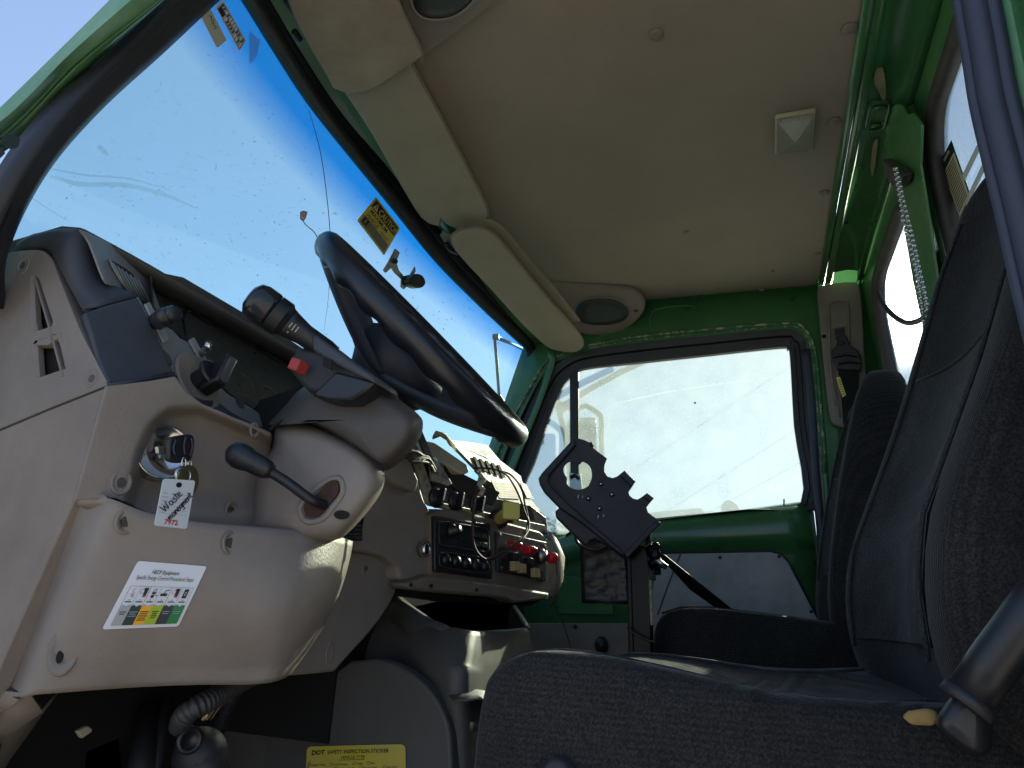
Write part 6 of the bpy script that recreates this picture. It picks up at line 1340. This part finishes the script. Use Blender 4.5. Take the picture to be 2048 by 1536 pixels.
# ------------------------------------------------------------------ tablet cradle on its pole
XC = 1.28
cn = V(-1, -.25, .0).normalized()
cc0 = at(1200, 1000, X=XC)
cf = lambda x, y, o=0: atp(x, y, cc0 + cn * o, cn)
cr = thing('tablet_cradle', 'black plastic tablet cradle tilted on a pole between the seats, empty', 'cradle', cf(1280, 1300))
body = [(1149, 875), (1166, 879), (1179, 885), (1183, 883), (1188, 891), (1185, 895), (1214, 917), (1209, 930), (1208, 943), (1215, 953), (1225, 956), (1234, 953), (1249, 941), (1271, 963), (1262, 977), (1257, 984), (1259, 991), (1266, 997), (1275, 999), (1282, 995), (1294, 986), (1308, 996), (1298, 1008), (1293, 1015), (1296, 1025), (1318, 1041), (1251, 1112), (1240, 1109), (1168, 1050), (1120, 1017), (1088, 984), (1079, 968), (1077, 957), (1084, 946)]
# the plate is cut in two outlines joined along a seam so the clover-shaped hole is a true opening
hole = [(1128, 933), (1140, 922), (1158, 928), (1166, 922), (1180, 932), (1184, 952), (1176, 972), (1160, 979), (1145, 977), (1134, 968), (1134, 956), (1128, 946)]
import mathutils.geometry as mg
def holed_prism(outer, holes, F, off):
    loops = [outer] + holes
    tri = mg.tessellate_polygon([[V(x, y, 0) for x, y in L] for L in loops])
    flat = [p for L in loops for p in L]; n = len(flat)
    v = [F(*p) for p in flat]; v += [p + off for p in v]
    f = [list(t) for t in tri] + [[a + n for a in t][::-1] for t in tri]; b = 0
    for L in loops:
        m = len(L)
        for i in range(m): j = (i + 1) % m; f.append([b + i, b + j, n + b + j, n + b + i])
        b += m
    return v, f
mk('plate', holed_prism(body, [sp2(hole, 3, True)], cf, cn * -.008), BLACKM, cr, ang=30)
mk('raised_edge', [prism([cf(x, y, .012) for x, y in [(1149, 875), (1152, 890), (1099, 950), (1098, 964), (1106, 976), (1140, 1010), (1242, 1098), (1251, 1112), (1240, 1109), (1168, 1050), (1120, 1017), (1088, 984), (1079, 968), (1077, 957), (1084, 946)]], cn * -.016)], BLACKM, cr, bevel=.003)
mk('lower_clamp', [prism([cf(x, y, .006) for x, y in [(1110, 1022), (1113, 1020), (1120, 1014), (1170, 1046), (1244, 1104), (1240, 1109), (1205, 1086), (1190, 1078), (1180, 1082), (1172, 1092), (1146, 1068), (1112, 1034)]], cn * -.022)], BLACKM, cr, bevel=.003)
mk('bottom_lip', [prism([cf(x, y, .010) for x, y in [(1318, 1041), (1322, 1047), (1256, 1116), (1250, 1112), (1250, 1104), (1308, 1044)]], cn * -.018)], BLACKM, cr, bevel=.002)
mk('clip_tab', [prism([cf(x, y, .008) for x, y in q_], cn * -.016) for q_ in ([(1240, 950), (1249, 941), (1271, 963), (1263, 973)], [(1286, 993), (1294, 986), (1308, 996), (1300, 1004)], [(1180, 886), (1183, 883), (1188, 891), (1185, 894)])], BLACKM, cr, bevel=.0015)
for x, y in [(1202, 968), (1177, 997), (1224, 989), (1199, 1017)]:
    mk('screw', [lathe(cf(x, y, .0), cn, [(.0048, 0), (.0048, .001), (.003, .0015)], 14), lathe(cf(x, y, .001), cn, [(.0032, 0), (.0028, .0015), (0, .0018)], 12)], [BLACK, CHROME], cr, smooth=True)
mk('slot', [tube([cf(x - 4, y + 3, .0012), cf(x - 3, y - 4, .0012)], .0014, 6) for x, y in [(1160, 994), (1200, 1034)]] + [tube([cf(x + 3, y + 2, .0012), cf(x + 4, y - 3, .0012)], .0014, 6) for x, y in [(1162, 994), (1204, 1032)]], [CHROME] * 2 + [STEEL] * 2, cr)
# pole, taped plate, clamp, brace
po = thing('cradle_pole', 'gloss black square pole with a taped plate and clamp behind the cradle', 'pole', at(1285, 1310, X=1.33))
pp = lambda x, y, X=1.32: at(x, y, X=X)
mk('post', [prism([pp(x, y) for x, y in [(1256, 1090), (1298, 1090), (1306, 1420), (1268, 1420)]], V(.03, 0, 0))], BLKGLOSS, po, bevel=.002)
mk('channel_edge', [prism([pp(x, y, 1.315) for x, y in [(1252, 1070), (1260, 1070), (1270, 1420), (1262, 1420)]], V(.03, 0, 0)), prism([pp(x, y, 1.315) for x, y in [(1288, 1060), (1298, 1060), (1308, 1160), (1298, 1160)]], V(.03, 0, 0))], BLKGLOSS, po, bevel=.001)
_rows = []
random.seed(4)
for j in range(16):
    r = []
    for i in range(12):
        x = lerp(lerp(1160, 1164, j / 15), lerp(1252, 1260, j / 15), i / 11); y = lerp(1080, lerp(1206, 1208, i / 11), j / 15)
        r.append(pp(x, y, 1.335 + .0015 * math.sin(j * 2.1 + i * .7) + random.uniform(-.0012, .0012)))
    _rows.append(r)
mk('taped_plate', [grid(_rows)], TAPE, po, smooth=True, solid=.004)
mk('clamp', [tube([pp(1296, 1105, 1.30), pp(1318, 1098, 1.31)], .012, 10), tube([pp(1300, 1130, 1.30), pp(1322, 1125, 1.31)], .010, 10), tube([pp(1310, 1085, 1.31), pp(1316, 1150, 1.31)], .006, 8), lathe(pp(1312, 1110, 1.30), cn, [(.010, 0), (.010, .010), (.006, .012), (0, .012)], 6)], BLKGLOSS, po, bevel=.001)
mk('clamp_bolt', [tube([pp(1310, 1118, 1.295), pp(1334, 1135, 1.30)], .005, 8)], STEEL, po, smooth=True)
mk('brace', [prism([at(x, y, X=xx) for x, y, xx in [(1318, 1112, 1.35), (1328, 1108, 1.36), (1452, 1208, 1.86), (1520, 1262, 1.93), (1508, 1276, 1.93), (1440, 1222, 1.86), (1380, 1180, 1.58)]], V(.015, 0, 0))], BLACKM, po, bevel=.002)
mk('cradle_cable', [tube(smooth_poly([pp(x, y, 1.31) for x, y in [(1150, 1065), (1155, 1085), (1175, 1098), (1200, 1098), (1215, 1088), (1205, 1070)]], 5), .003, 6), tube(smooth_poly([pp(x, y, 1.30) for x, y in [(1255, 1255), (1270, 1268), (1300, 1282), (1312, 1284)]], 4), .002, 5)], BLACK, po, smooth=True)
mk('weld_flake', [tube([pp(x, y, 1.318) for x, y in [(1300, 1150), (1302, 1200), (1304, 1250)]], .003, 6)], mat('rust scale', (.12, .09, .05), .9, col2=(.5, .45, .3), vscale=120), po)
